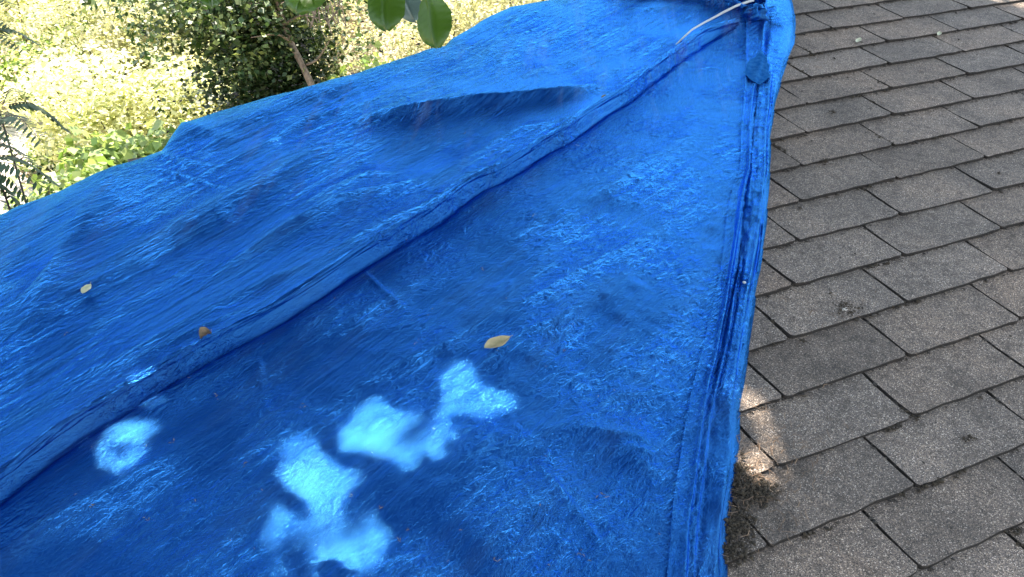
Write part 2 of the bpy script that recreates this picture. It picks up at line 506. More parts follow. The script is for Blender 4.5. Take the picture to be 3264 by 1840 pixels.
# every fold: pixel path (walked so that its steep side lies to the right), height, width left, width right, taper in, taper out
FOLDS = [
    # pocket fold under the ridge
    ([(1975, 318), (1920, 312), (1860, 305), (1750, 326), (1600, 345), (1500, 352), (1400, 370), (1300, 386), (1200, 396), (1150, 408), (1090, 440)], .030, .17, .032, .24, .28),
    # folds between it and the diagonal pleat
    ([(2000, 345), (1900, 392), (1780, 415), (1680, 436), (1590, 468), (1520, 520), (1440, 570), (1360, 620), (1250, 690)], .014, .05, .028, .2, .4),
    ([(1600, 520), (1480, 610), (1360, 690), (1200, 760), (1080, 830), (960, 900)], .014, .05, .02, .3, .4),
    ([(1480, 520), (1330, 600), (1180, 640), (1040, 680), (900, 760), (760, 850), (600, 950), (480, 1010)], .020, .06, .035, .3, .4),
    ([(1330, 560), (1240, 585), (1150, 588), (1060, 630), (960, 680), (850, 740)], .013, .035, .02, .3, .4),
    ([(1100, 800), (960, 880), (800, 960), (640, 1040), (500, 1110), (300, 1210), (100, 1320)], .013, .06, .022, .3, .3),
    ([(880, 980), (700, 1060), (560, 1120), (400, 1200), (250, 1290)], .009, .03, .014, .3, .3),
    ([(1060, 460), (950, 540), (840, 620), (700, 680), (560, 760), (420, 840)], .016, .08, .04, .3, .4),
    ([(1240, 330), (1080, 380), (960, 420), (820, 500), (700, 560), (560, 640), (430, 700)], .018, .06, .04, .3, .4),
    ([(1240, 265), (1100, 300), (960, 345), (820, 405), (700, 470), (620, 540), (540, 590)], .018, .05, .045, .3, .4),
    ([(1140, 262), (1050, 300), (930, 335), (800, 395), (690, 440), (600, 500)], .012, .03, .02, .3, .3),
    ([(560, 405), (640, 440), (720, 470), (800, 480)], .010, .04, .03, .1, .5),
    ([(720, 560), (600, 545), (520, 520), (450, 535)], .008, .03, .02, .3, .3),
    # broad bright band at the left
    ([(420, 480), (330, 610), (250, 740), (160, 880), (70, 1010), (-40, 1160)], .020, .05, .10, .2, .3),
    ([(330, 640), (260, 750), (190, 860), (120, 980), (30, 1120)], .010, .03, .03, .2, .3),
    ([(300, 560), (200, 680), (90, 820), (0, 930), (-90, 1050)], .012, .05, .06, .3, .3),
    # upper field
    ([(1780, 10), (1700, 60), (1620, 110), (1560, 190), (1520, 260)], .014, .06, .05, .2, .3),
    ([(2330, 60), (2200, 30), (2080, 10), (1960, -10), (1800, -40)], .022, .035, .018, .15, .4),
    ([(2345, 75), (2260, 45), (2160, 5), (2080, -30)], .016, .018, .010, .1, .3),
    ([(2350, 50), (2290, 20), (2230, -20)], .016, .018, .010, .1, .3),
    ([(2260, 60), (2150, 45), (2030, 50), (1920, 30)], .010, .05, .03, .2, .4),
    ([(2180, 120), (2100, 150), (2000, 215), (1920, 262), (1820, 285)], .012, .05, .025, .3, .4),
    ([(1960, 180), (1860, 210), (1760, 240), (1660, 300)], .010, .05, .03, .3, .4),
    ([(1700, 90), (1640, 170), (1600, 240), (1570, 330)], .007, .03, .03, .3, .4),
    # lower field
    ([(2280, 380), (2150, 470), (1980, 590), (1820, 690), (1640, 790), (1480, 880)], .010, .10, .08, .4, .4),
    ([(2250, 700), (2100, 760), (1900, 860), (1720, 960), (1500, 1080), (1300, 1180), (1100, 1280), (900, 1370)], .012, .07, .05, .4, .4),
    ([(2100, 900), (1900, 980), (1700, 1080), (1500, 1200), (1320, 1300), (1160, 1390)], .009, .05, .035, .4, .4),
    ([(1180, 900), (1080, 1000), (960, 1080), (820, 1150), (680, 1230), (500, 1330), (300, 1440)], .010, .06, .035, .3, .4),
    ([(1500, 760), (1400, 860), (1270, 960), (1100, 1060), (960, 1130), (800, 1240)], .008, .05, .03, .4, .4),
    ([(2120, 1480), (2040, 1430), (1930, 1410), (1820, 1400), (1740, 1430)], .009, .03, .018, .3, .4),
    ([(2130, 1560), (2040, 1500), (1930, 1460), (1830, 1480)], .008, .03, .018, .3, .4),
    ([(2090, 1470), (2000, 1455), (1940, 1460)], .007, .015, .010, .3, .3),
    ([(2000, 1300), (1860, 1370), (1700, 1420), (1500, 1540), (1300, 1640), (1100, 1760)], .010, .08, .05, .4, .3),
    ([(1900, 1560), (1760, 1620), (1600, 1720), (1450, 1840)], .009, .06, .04, .3, .3),
    ([(700, 1400), (540, 1480), (380, 1560), (200, 1660), (0, 1780)], .009, .06, .04, .4, .3),
    ([(2180, 1250), (2060, 1280), (1960, 1290), (1860, 1330)], .006, .04, .03, .3, .4),
    ([(2230, 210), (2150, 225), (2060, 250), (2010, 290)], .005, .012, .010, .3, .4),
]
# packing creases: thin raised lines left by the tarp's factory folds
CREASES = [
    ([(1160, 890), (1225, 965), (1290, 1022)], .0032), ([(1180, 900), (1120, 990), (1060, 1060)], .0016), ([(1700, 1500), (1770, 1580), (1840, 1670), (1920, 1770)], .0034), ([(1290, 1022), (1400, 1110), (1500, 1240), (1620, 1370), (1700, 1500)], .0012),
    ([(1700, 1425), (1860, 1360), (2080, 1300)], .0014), ([(60, 1080), (90, 1240), (95, 1330)], .0022), ([(760, 1200), (830, 1190), (815, 1260)], .0026), ([(830, 1190), (850, 1300)], .0018),
    ([(480, 560), (600, 590), (740, 640)], .002), ([(590, 400), (600, 520), (540, 620)], .0018), ([(1295, 310), (1300, 360)], .0018), ([(1560, 960), (1620, 930), (1610, 1010)], .0018),
    ([(2370, 110), (2372, 250), (2366, 350), (2358, 440)], .005), ([(2200, 250), (2250, 235), (2300, 240)], .002), ([(1430, 640), (1440, 720)], .002), ([(1240, 760), (1180, 720)], .0015),
]

def tarp_height(S, T):
    a = math.radians(27)
    U = S * math.cos(a) + T * math.sin(a); V = -S * math.sin(a) + T * math.cos(a)
    wu = U + 0.10 * fbm(S * 1.6, T * 1.6, 40, 3); wv = V + 0.03 * fbm(S * 1.3, T * 1.3, 44, 2)
    z = 0.020 + 0.004 * fbm(S * 2.2, T * 2.2, 60, 3)
    z = z + 0.0050 * fbm(wu * 1.3, wv * 9, 1, 3)
    rough = 0.35 + 0.65 * sstep(-.2, .5, fbm(S * 2.5, T * 2.5, 70, 2))
    z = z + 0.0022 * ridged(wu * 1.9, wv * 24, 11, 3) * rough
    z = z + 0.0005 * ridged(wu * 6, wv * 60, 21, 3) * rough
    up = sstep(.0, .5, poly_dist(S, T, diag[::4])[0])
    z = z + 0.0020 * fbm(S * 20, T * 20, 80, 4) * (0.35 + 0.9 * up)
    for i, (pts, h, wl, wr, ti, to) in enumerate(FOLDS):
        p = smooth_line(line_px(pts)[:, :2], 24)
        pad = 3.0 * max(wl, wr)
        m = (S > p[:, 0].min() - pad) & (S < p[:, 0].max() + pad) & (T > p[:, 1].min() - pad) & (T < p[:, 1].max() + pad)
        q, al = poly_dist(S[m], T[m], p)
        q = q + 0.006 * vnoise(S[m] * 9, T[m] * 9, 90 + i)
        # paths run from upper right to lower left: the far (uphill) side lies to their right
        far = np.exp(-np.abs(q / wl) ** 1.1); near = np.exp(-(np.abs(q) / wr) ** (1.6 if i == 0 else 1.25))
        pr = np.where(q > 0, near, far)
        z[m] += (0.8 if i in (0, 16, 17, 18, 19) or i > 22 else 0.5) * h * pr * sstep(0, ti, al) * (1 - sstep(1 - to, 1, al))
    for pts, h in CREASES:
        p = smooth_line(line_px(pts)[:, :2], 12)
        m = (S > p[:, 0].min() - .05) & (S < p[:, 0].max() + .05) & (T > p[:, 1].min() - .05) & (T < p[:, 1].max() + .05)
        q, al = poly_dist(S[m], T[m], p)
        q = q + 0.002 * vnoise(S[m] * 40, T[m] * 40, 7)
        z[m] += 0.8 * h * np.exp(-(q / 0.0055) ** 2) * sstep(0, .1, al) * (1 - sstep(.9, 1, al))
    # the diagonal pleat: cloth rises to it from the far side and drops behind the roll
    q, al = poly_dist(S, T, diag[::2])
    prof = np.where(q > 0, np.exp(-(np.abs(q) / .012) ** 2), np.exp(-(np.abs(q) / .055) ** 1.2))
    z = z + 0.016 * prof * sstep(0, .08, al)
    z = z - 0.013 * np.exp(-((q - 0.018) / 0.012) ** 2) * sstep(0, .08, al)
    z = np.maximum(z, 0.010)
    # down over the ridge
    d = (T - ridge_t(S)) * 0.94
    r = 0.018
    z = z - 0.62 * (d + np.sqrt(d * d + r * r))
    # up to the bunched corner
    k = px(2375, 60)
    dd = np.hypot(S - k[0], T - k[1])
    z = z + 0.03 * np.exp(-(dd / .16) ** 1.5)
    return z

def build_sheet():
    st = 0.0042
    s = np.arange(-2.35, 1.35, st); t = np.arange(-0.95, 2.2, st)
    S, T = np.meshgrid(s, t, indexing='ij')
    print('tarp grid', S.shape)
    Z = tarp_height(S, T)
    # crumple sideways a little so that no line is ruler-straight
    S2 = S + 0.002 * vnoise(S * 30, T * 30, 5); T2 = T + 0.002 * vnoise(S * 30 + 9, T * 30, 6)
    ns, ntt = S.shape
    hemx = 0.6 * hem_x(HL, T) + 0.4 * hem_x(HR, T)
    left = -2.3 + 0.04 * np.sin(T * 3)
    ok = (S < hemx) & (T < ridge_t(S) + 0.42) & (S > left)
    idx = np.arange(ns * ntt).reshape(ns, ntt)
    cell = ok[:-1, :-1] & ok[1:, :-1] & ok[1:, 1:] & ok[:-1, 1:]
    F = np.stack([idx[:-1, :-1][cell], idx[1:, :-1][cell], idx[1:, 1:][cell], idx[:-1, 1:][cell]], 1)
    V = np.stack([S2.ravel(), T2.ravel(), Z.ravel()], 1)
    used = np.unique(F)
    remap = np.zeros(ns * ntt, int); remap[used] = np.arange(len(used))
    return mesh_obj('sheet', V[used], remap[F], M_TARP, tarp)
build_sheet()

def sheet_z(s, t):
    return float(tarp_height(np.array([[float(s)]]), np.array([[float(t)]]))[0, 0])

def build_hem():
    nu, nv = 900, 130
    tt = np.linspace(-0.95, float(1.72), nu)
    v = np.linspace(0, 1, nv)
    TT, VV = np.meshgrid(tt, v, indexing='ij')
    L = hem_x(HL, TT); R = hem_x(HR, TT)
    R = R + 0.004 * fbm(TT * 9, TT * 0 + 3, 31, 3)
    W = R - L
    S = L + W * VV
    env = np.sin(np.pi * np.clip(VV * 0.93 + 0.07, 0, 1)) ** 0.45
    env = np.where(VV > .9, env * np.sqrt(np.clip((1 - VV) / .1, 0, 1)), env)
    u = TT
    z = 0.021 + 0.004 * fbm(u * 5, VV * 2, 33, 2)
    low = sstep(1.15, 0.55, TT)                   # gathered more tightly in the lower half
    groove = np.zeros_like(z)
    # grooves between the gathers: they wander, pinch together and fade out along the hem
    for i, (c, amp, w, dep, du, t0, t1) in enumerate([(.24, .16, .055, 1.0, 1.5, -.9, .60), (.40, .16, .05, 1.0, 1.2, .05, 1.30), (.62, .20, .06, .9, 1.1, -.9, .25),
                                                  (.66, .16, .06, .8, 1.7, .30, .95), (.84, .08, .04, .8, 1.2, -.9, .50)]):
        vg = c + amp * vnoise(u * du, u * 0 + i * 3.3, 50 + i) + 0.05 * vnoise(u * 5, u * 0 + i, 57) + 0.012 * vnoise(u * 16, u * 0 + i, 55)
        q = VV - vg
        strength = dep * sstep(t0 - .05, t0 + .15, u) * (1 - sstep(t1 - .15, t1 + .05, u)) * (0.45 + 0.55 * sstep(-.6, .3, vnoise(u * 3.1, u * 0 + i * 7.1, 61)))
        ww = w * (1 + .7 * vnoise(u * 4, u * 0 + i * 2.2, 63))
        g = np.where(q > 0, np.exp(-(q / (ww * 1.7)) ** 2), np.exp(-(q / (ww * 0.28)) ** 2))
        groove = np.maximum(groove, g * strength)
        z = z + 0.009 * strength * np.exp(-((q + 0.05) / 0.07) ** 2) - 0.003 * strength * np.exp(-((q - 0.16) / 0.09) ** 2)
    z = z * env * (1 - 0.72 * groove)
    z = z + 0.0042 * fbm(TT * 11, VV * 2.4 + TT * 4, 71, 3) * env + 0.0022 * ridged(TT * 24 + VV * 2, VV * 3.0, 75, 3) * env
    z = z + 0.004
    # swollen top end by the bunched corner, with one hollow
    k = px(2440, 60); dd = np.hypot(S - k[0], TT - k[1]); z = z + 0.020 * np.exp(-(dd / .14) ** 2) * env
    k = px(2425, 195); dd = np.hypot((S - k[0]), (TT - k[1])); z = z + 0.004 * np.exp(-(dd / .030) ** 2)
    d = (TT - ridge_t(S)) * .94
    z = z - 0.62 * (d + np.sqrt(d * d + .0004))
    # left edge rests on the sheet
    S = S + 0.006 * groove * np.sin(u * 9)
    V = np.stack([S.ravel(), TT.ravel(), z.ravel()], 1)
    idx = np.arange(nu * nv).reshape(nu, nv)
    F = np.stack([idx[:-1, :-1].ravel(), idx[:-1, 1:].ravel(), idx[1:, 1:].ravel(), idx[1:, :-1].ravel()], 1)
    # lift the left edge to just above the sheet
    zz = V[:, 2].reshape(nu, nv)
    sh = tarp_height(V[:, 0].reshape(nu, nv), TT)
    k = sstep(.5, .0, VV)
    top = TT < ridge_t(V[:, 0].reshape(nu, nv)) + .05
    zz = np.where(top, zz * (1 - k) + np.maximum(zz, sh + 0.004) * k, zz)
    zz[:, 0] -= 0.012
    V[:, 2] = zz.ravel()
    HEM.append(V)
    return mesh_obj('gathered_hem', V, F, M_TARP, tarp)
HEM = []
build_hem()
def hem_z(s, t):
    V = HEM[0]
    w = np.exp(-((V[:, 0] - s) ** 2 + (V[:, 1] - t) ** 2) / .006 ** 2)
    return float((w * V[:, 2]).sum() / w.sum())

# a dull, grey-blue scrap of older cloth showing on the hem below the bunched corner
def build_patch():
    raw = line_px([(2373, 232), (2384, 196), (2410, 176), (2422, 168), (2446, 180), (2449, 198), (2455, 203), (2450, 228), (2457, 240), (2438, 256), (2424, 266), (2404, 262), (2388, 246), (2373, 232)], .03)[:, :2]
    out = np.vstack([raw[i] + (raw[i + 1] - raw[i]) * np.linspace(0, 1, 4, endpoint=False)[:, None] for i in range(len(raw) - 1)])
    c = out.mean(0); V = []; F = []; m = len(out); R = 12
    for i in range(R + 1):
        for p in out:
            q = c + (p - c) * (i / R)
            V.append((q[0], q[1], hem_z(q[0], q[1]) + .0050 + .0012 * math.sin(q[0] * 90) * math.sin(q[1] * 70)))
    for i in range(R):
        for j in range(m):
            k = (j + 1) % m
            F.append((i * m + j, (i + 1) * m + j, (i + 1) * m + k, i * m + k))
    tag(mesh_obj("patch", V, np.array(F), M_PATCH, tarp), "dull dark blue worn scrap of cloth")
M_PATCH = simple_mat('worn_tarp', (0.006, 0.070, 0.26), (0.020, 0.12, 0.34), 60, 1.0, 0.006, 5, 0.0)
build_patch()

def on_sheet(pts, lift=0.0):
    p = smooth_line(line_px(pts)[:, :2], 90)
    z = tarp_height(p[:, :1].copy(), p[:, 1:2].copy())[:, 0]
    return np.column_stack([p, z + lift])

def build_pleat():
    p = np.column_stack([diag, np.zeros(len(diag))])
    p[:, 2] = tarp_height(p[:, :1].copy(), p[:, 1:2].copy())[:, 0]
    k = np.ones(9) / 9
    z = np.convolve(np.pad(p[:, 2], 4, mode='edge'), k, 'valid')
    n = len(p)
    a = np.linspace(0, 1, n)
    p[:, 2] = z + 0.0015 + 0.0025 * vnoise(a * 14, a * 0, 8)
    p[:, 1] += 0.003 + 0.003 * vnoise(a * 12, a * 0, 9)
    p = smooth_line(p, n * 4)
    def rad(al): return 0.0072 + 0.0016 * math.sin(al * 19 + 1) * math.sin(al * 7) + 0.004 * math.exp(-al * 20)
    def prof(al, th):
        return 1 + 0.22 * math.sin(3 * th + al * 40) + 0.14 * math.sin(5 * th - al * 66 + 1) + 0.08 * math.sin(9 * th + al * 170)
    v, f = tube(p, rad, 28, prof)
    return mesh_obj('rolled_pleat', v, f, M_TARP, tarp)
build_pleat()

def build_bunch():
    parts = []
    # crumpled petals standing round the tie
    c = px(2385, 45)
    r = random.Random(12)
    for j in range(16):
        cx = c[0] + r.uniform(-.045, .045); cy = c[1] + r.uniform(-.035, .12)
        n = 26
        g = np.linspace(0, 1, n)
        A, B = np.meshgrid(g, g, indexing='ij')
        ang = r.uniform(0, 6.28)
        ln = r.uniform(.035, .06); wd = r.uniform(.025, .05)
        sd = r.random() * 50
        x = (A - .5) * wd; fold = 0.014 * ridged(A * 2.2 + sd, B * 1.4, 101, 2)
        lean = r.uniform(.25, .9)
        y = B * ln * lean + fold * 1.3; z = B * ln * (1 - lean * .45) + 0.010 * vnoise(A * 3 + sd, B * 3, 103) * (B + .2) + 0.003 * vnoise(A * 9 + sd, B * 9, 104)
        X = cx + x * math.cos(ang) - y * math.sin(ang); Y = cy + x * math.sin(ang) + y * math.cos(ang)
        V = np.stack([X.ravel(), Y.ravel(), (0.036 + z).ravel()], 1)
        idx = np.arange(n * n).reshape(n, n)
        F = np.stack([idx[:-1, :-1].ravel(), idx[1:, :-1].ravel(), idx[1:, 1:].ravel(), idx[:-1, 1:].ravel()], 1)
        parts.append((V, F))
    # the knob of cloth at the end of the roll
    kb = px(2400, 92)
    n = 40
    th = np.linspace(0, 2 * np.pi, n); ph = np.linspace(-.2, np.pi / 2, 20)
    A, B = np.meshgrid(th, ph, indexing='ij')
    R = 0.030 * (1 + 0.14 * np.sin(5 * A + 1) + 0.22 * vnoise(np.cos(A) * 2 + 5, np.sin(A) * 2 + B * 2, 108))
    V = np.stack([(kb[0] + R * np.cos(B) * np.cos(A) * 1.25).ravel(), (kb[1] + R * np.cos(B) * np.sin(A)).ravel(), (0.045 + R * np.sin(B) * 0.9).ravel()], 1)
    idx = np.arange(n * 20).reshape(n, 20)
    F = np.stack([idx[:-1, :-1].ravel(), idx[1:, :-1].ravel(), idx[1:, 1:].ravel(), idx[:-1, 1:].ravel()], 1)
    parts.append((V, F))
    v, f = merge(parts)
    return mesh_obj('bunched_corner', v, f, M_TARP, tarp)
build_bunch()

# long gathers running from the bunched corner up over the ridge
for pts, rr in (([(2362, 78), (2320, 58), (2260, 34), (2180, 8), (2080, -14), (1960, -30)], .011), ([(2370, 60), (2330, 36), (2270, -4), (2210, -36)], .009), ([(2385, 40), (2350, 5), (2310, -40)], .008)):
    p = on_sheet(pts, 0.004)
    v, f = tube(p, lambda a, rr=rr: rr * (1 - .55 * a) * (1 + .12 * math.sin(a * 30)), 18, lambda a, th: 1 + .2 * math.sin(3 * th + a * 9) + .1 * math.sin(5 * th - 14 * a))
    mesh_obj('gather', v, f, M_TARP, tarp)

# the tie rope lying on the roll
rp = line_px([(2386, 63), (2345, 73), (2310, 84), (2280, 95), (2242, 114), (2210, 133), (2169, 161), (2135, 186)])[:, :2]
rp = smooth_line(rp, 70)
rz = tarp_height(rp[:, :1].copy(), rp[:, 1:2].copy())[:, 0]
al = np.linspace(0, 1, len(rp))
qd = np.interp(rp[:, 0], diag[::-1, 0], diag[::-1, 1])
rz = np.maximum(rz, 0.030) + 0.012 - 0.016 * sstep(.75, 1, al)
rope = np.column_stack([rp, rz]); rope[:, :2] -= (px(0, 0)[:2] * 0)
v, f = tube(rope, lambda a: 0.0042 * (1 - .5 * a), 12, lambda a, th: 1 + .13 * math.sin(2 * th + a * 240))
tag(mesh_obj('rope', v, f, M_ROPE, roof=True), 'thin white rope running along the rolled blue pleat from the bunched corner', 'rope')

# ------------------------------------------------------------------ ground, path, hillside
CW = ROOF @ Vector(CC)
def ground_z(x, y):
    """flat yard behind the house, then a bank rising away from it"""
    edge = 14.2 + 0.9 * np.sin(x * .35) - 0.55 * (x + 1)
    edge = np.clip(edge, 8.0, 17.0)
    k = np.clip(y - edge, 0, 60)
    g = 0.62 * (np.sqrt(k * k + 4) - 2) * (1 - 0.004 * k)
    return g + 0.25 * fbm(x * .22, y * .22, 120, 3) * sstep(3, 14, y)

def build_ground():
    xs = np.concatenate([np.linspace(-90, -16, 18), np.linspace(-14, 26, 120), np.linspace(29, 100, 18)])
    ys = np.concatenate([np.linspace(-70, -8, 14), np.linspace(-6, 34, 130), np.linspace(37, 110, 20)])
    X, Y = np.meshgrid(xs, ys, indexing='ij')
    Z = ground_z(X, Y)
    n, m = X.shape
    idx = np.arange(n * m).reshape(n, m)
    F = np.stack([idx[:-1, :-1].ravel(), idx[1:, :-1].ravel(), idx[1:, 1:].ravel(), idx[:-1, 1:].ravel()], 1)
    tag(mesh_obj('ground', np.stack([X.ravel(), Y.ravel(), Z.ravel()], 1), F, M_SOIL), kind='structure')
build_ground()

def ground_hit(X, Y, lo=4, hi=80):
    a = CW; d = (wpt(X, Y, 1.0) - CW)
    for t in np.linspace(lo, hi, 900):
        p = a + d * t
        if p.z < float(ground_z(np.array(p.x), np.array(p.y))): return p
    return a + d * hi

PATH = []
def build_path():
    A = [ground_hit(x, y) for x, y in [(-260, 760), (-60, 660), (60, 600), (120, 540), (150, 490), (140, 440), (110, 400), (90, 370)]]
    p = smooth_line(np.array([[q.x, q.y] for q in A]), 40)
    tgt = np.gradient(p, axis=0); tgt /= np.linalg.norm(tgt, axis=1)[:, None]
    nr = np.column_stack([-tgt[:, 1], tgt[:, 0]])
    V = []; k = 7
    for i in range(len(p)):
        w = 0.95 + 0.25 * math.sin(i * .4) - .3 * i / len(p)
        for j in range(k):
            q = p[i] + nr[i] * w * (j / (k - 1) * 2 - 1) * (1 + .1 * math.sin(i * 1.7 + j))
            V.append((q[0], q[1], float(ground_z(np.array(q[0]), np.array(q[1]))) + 0.035))
    F = [(i * k + j, i * k + j + 1, (i + 1) * k + j + 1, (i + 1) * k + j) for i in range(len(p) - 1) for j in range(k - 1)]
    PATH.extend([(q[0], q[1]) for q in p])
    tag(mesh_obj('path', V, np.array(F), M_PATH), kind='structure')
build_path()

# ------------------------------------------------------------------ foliage
def leaves(centers, size, r, droop=0.3, up=0.5, aspect=0.55, jit=0.35):
    """one four-cornered leaf, folded along its midrib, at each centre; returns verts, faces"""
    n = len(centers)
    ax = r.normal(size=(n, 3)); ax[:, 2] = ax[:, 2] * .6 - droop
    ax /= np.linalg.norm(ax, axis=1)[:, None]
    nr = r.normal(size=(n, 3)) * (1 - up); nr[:, 2] += up * 2
    sd = np.cross(ax, nr); sd /= np.linalg.norm(sd, axis=1)[:, None] + 1e-9
    nn = np.cross(sd, ax)
    L = size * (1 + jit * r.normal(size=n)).clip(.4, 1.9)[:, None]
    W = L * aspect
    v = np.stack([centers - ax * L * .5, centers + sd * W * .5 + nn * W * .12 - ax * L * .05, centers + ax * L * .5, centers - sd * W * .5 + nn * W * .12 - ax * L * .05], 1)
    return v.reshape(-1, 3), np.arange(n * 4).reshape(n, 4)

def clump_points(r, n, lobes, rad, flat=0.8):
    """points gathered in small clumps over the shells of several lobes"""
    out = []
    w = np.array([l[3] ** 2 for l in lobes]); w = w / w.sum()
    for l, k in zip(lobes, (w * n).astype(int)):
        nc = max(4, k // 26)
        d = r.normal(size=(nc, 3)); d /= np.linalg.norm(d, axis=1)[:, None]
        cc = np.array(l[:3]) + d * l[3] * (0.55 + 0.5 * r.random((nc, 1))) * np.array([1, 1, flat])
        rr = rad * (0.6 + 0.8 * r.random((nc, 1)))
        who = r.integers(0, nc, k)
        out.append(cc[who] + r.normal(size=(k, 3)) * rr[who] * np.array([1, 1, .6]))
    return np.vstack(out)

def shrub(name, label, cat, base, w, h, n, leaf, mat, seed, group=None, aspect=.6, clump=.12, stems=5, up=.5, bark=None):
    r = np.random.default_rng(seed)
    root = empty(name, Matrix.Translation(base))
    tag(root, label, cat, group)
    lobes = []
    for i in range(7 + int(w * 2)):
        a = r.random() * 6.28; q = math.sqrt(r.random())
        lr = (0.22 + .16 * r.random()) * min(w, h)
        lobes.append((math.cos(a) * q * w * .42, math.sin(a) * q * w * .30, h * (.25 + .55 * r.random() * (1 - .4 * q)), lr))
    c = clump_points(r, n, lobes, clump)
    c[:, 2] = np.abs(c[:, 2] - .03) + .03
    v, f = leaves(c, leaf, r, up=up, aspect=aspect)
    mesh_obj('foliage', v, f, mat, root, smooth=False)
    ps = []
    for l in lobes[:stems]:
        p = smooth_line([(0, 0, -.1), (l[0] * .3, l[1] * .3, l[2] * .4), (l[0] * .8, l[1] * .8, l[2] * .8), (l[0], l[1], l[2] + l[3] * .5)], 9)
        ps.append(tube(p, lambda a: 0.02 * (1 - .7 * a) * max(1, h * .5), 6))
    v, f = merge(ps)
    mesh_obj('stem', v, f, bark or M_BARK2, root)
    return root

M_BRIGHT = leaf_mat('bright_leaves', [(.48, .50, .26), (.62, .62, .42), (.72, .70, .54), (.17, .22, .08), (.76, .73, .58)], .5, .45)
M_OLIVE = leaf_mat('olive_leaves', [(.34, .34, .18), (.52, .49, .33), (.44, .43, .26), (.15, .17, .07), (.62, .58, .45)], .42, .5)
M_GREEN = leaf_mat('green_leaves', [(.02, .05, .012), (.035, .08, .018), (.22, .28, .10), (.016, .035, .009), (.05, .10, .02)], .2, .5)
M_DARKGREEN = leaf_mat('shaded_green_leaves', [(.010, .026, .006), (.018, .042, .010), (.030, .065, .014), (.012, .024, .006)], .12, .5)  # darker copy of the green leaves: paints the shade in the crown's hollow
M_LUSH = leaf_mat('lush_leaves', [(.14, .24, .05), (.24, .33, .09), (.32, .38, .14), (.10, .17, .035)], .4, .4)
M_FERN = leaf_mat('pinnate_leaves', [(.045, .085, .045), (.065, .115, .055), (.05, .09, .03)], .25, .6)
M_DRYGR = leaf_mat('dry_undergrowth', [(.22, .17, .10), (.30, .24, .15), (.12, .12, .05), (.36, .31, .22)], .25, .7)
M_CANOPY = leaf_mat('canopy_leaves', [(.020, .043, .009), (.028, .056, .011), (.024, .048, .012)], .05, .5)

def at_ground(X, Y, extra=0.0):
    p = ground_hit(X, Y); d = (p - CW).normalized()
    p = p + d * extra
    return (p.x, p.y, float(ground_z(np.array(p.x), np.array(p.y))))

def at_dist(X, dist, Y=300):
    p = wpt(X, Y, dist)
    return (p.x, p.y, float(ground_z(np.array(p.x), np.array(p.y))))

# the overgrown bank: nobody could count it
def bank():
    r = np.random.default_rng(5)
    n = 4600
    x = r.uniform(-9, 20, n); y = r.uniform(9, 34, n)
    edge = np.clip(14.2 + 0.9 * np.sin(x * .35) - 0.55 * (x + 1), 8, 17)
    keep = (y > edge + .4) & ((y - edge < 14))
    pp = np.array(PATH)
    keep &= np.array([np.hypot(pp[:, 0] - a, pp[:, 1] - b).min() > 1.15 for a, b in zip(x, y)])
    x = x[keep]; y = y[keep]
    z = ground_z(x, y)
    hgt = 0.3 + 2.2 * sstep(-.1, .6, fbm(x * .55, y * .55, 130, 3))
    cc = np.column_stack([x, y, z + hgt * r.random(len(x))])
    k = 46
    pts = np.repeat(cc, k, axis=0) + r.normal(size=(len(cc) * k, 3)) * np.array([.24, .24, .17])
    v, f = leaves(pts, .075, r, up=.45, aspect=.62)
    tag(mesh_obj('undergrowth', v, f, M_BRIGHT, smooth=False), 'dense sunlit yellow-green undergrowth covering the bank behind the roof', 'undergrowth', kind='stuff')
bank()

# shrubs standing out of it
SHR = [
    ('shrub', 'leafy broad-leaved green shrub just over the tarp edge beside the pale path', at_dist(345, 10.2), 1.9, 1.15, 5200, .115, M_LUSH, 21, .85, .16),
    ('shrub', 'low rounded shrub right of the pale path, between the path and the broad-leaved shrub', at_dist(225, 12.6), 1.0, .55, 3600, .075, M_LUSH, 22, .7, .10),
    ('shrub', 'wide pale yellow shrub above the notch in the tarp ridge', at_dist(520, 12.8), 3.6, 1.9, 16000, .070, M_BRIGHT, 23, .62, .14),
    ('shrub', 'bleached shrub with a dark hollow, left of the dark tree', at_dist(560, 14.5), 3.4, 2.7, 15000, .065, M_OLIVE, 24, .62, .14),
    ('shrub', 'tall white-lit shrub high on the bank in the corner of the yard', at_dist(120, 16.5), 4.5, 2.6, 16000, .07, M_BRIGHT, 25, .6, .15),
    ('shrub', 'lime shrub on the bank, up and right from the far end of the pale path', at_dist(290, 15.5), 3.0, 1.5, 11000, .08, M_LUSH, 26, .62, .15),
    ('shrub', 'round-leaved light green shrub leaning against the right side of the dark tree', at_dist(1165, 10.8), 1.7, 1.9, 6500, .075, M_LUSH, 27, .8, .12),
    ('shrub', 'dry olive shrub between the hanging leaves and the tarp ridge', at_dist(1330, 12.3), 3.2, 2.4, 16000, .052, M_OLIVE, 28, .5, .11),
    ('shrub', 'dry olive shrub at the top where the tarp ridge leaves the picture', at_dist(1620, 13.2), 3.4, 3.2, 16000, .052, M_OLIVE, 29, .5, .11),
    ('shrub', 'pale shrub far up the bank behind the dark tree', at_dist(820, 17.5), 5.0, 3.0, 15000, .07, M_BRIGHT, 30, .6, .15),
]
for nm, lab, base, w, h, n, lf, mt, sd, asp, cl in SHR:
    shrub(nm, lab, 'shrub', base, w, h, n, lf, mt, sd, 'shrubs on the bank behind the roof', asp, cl)

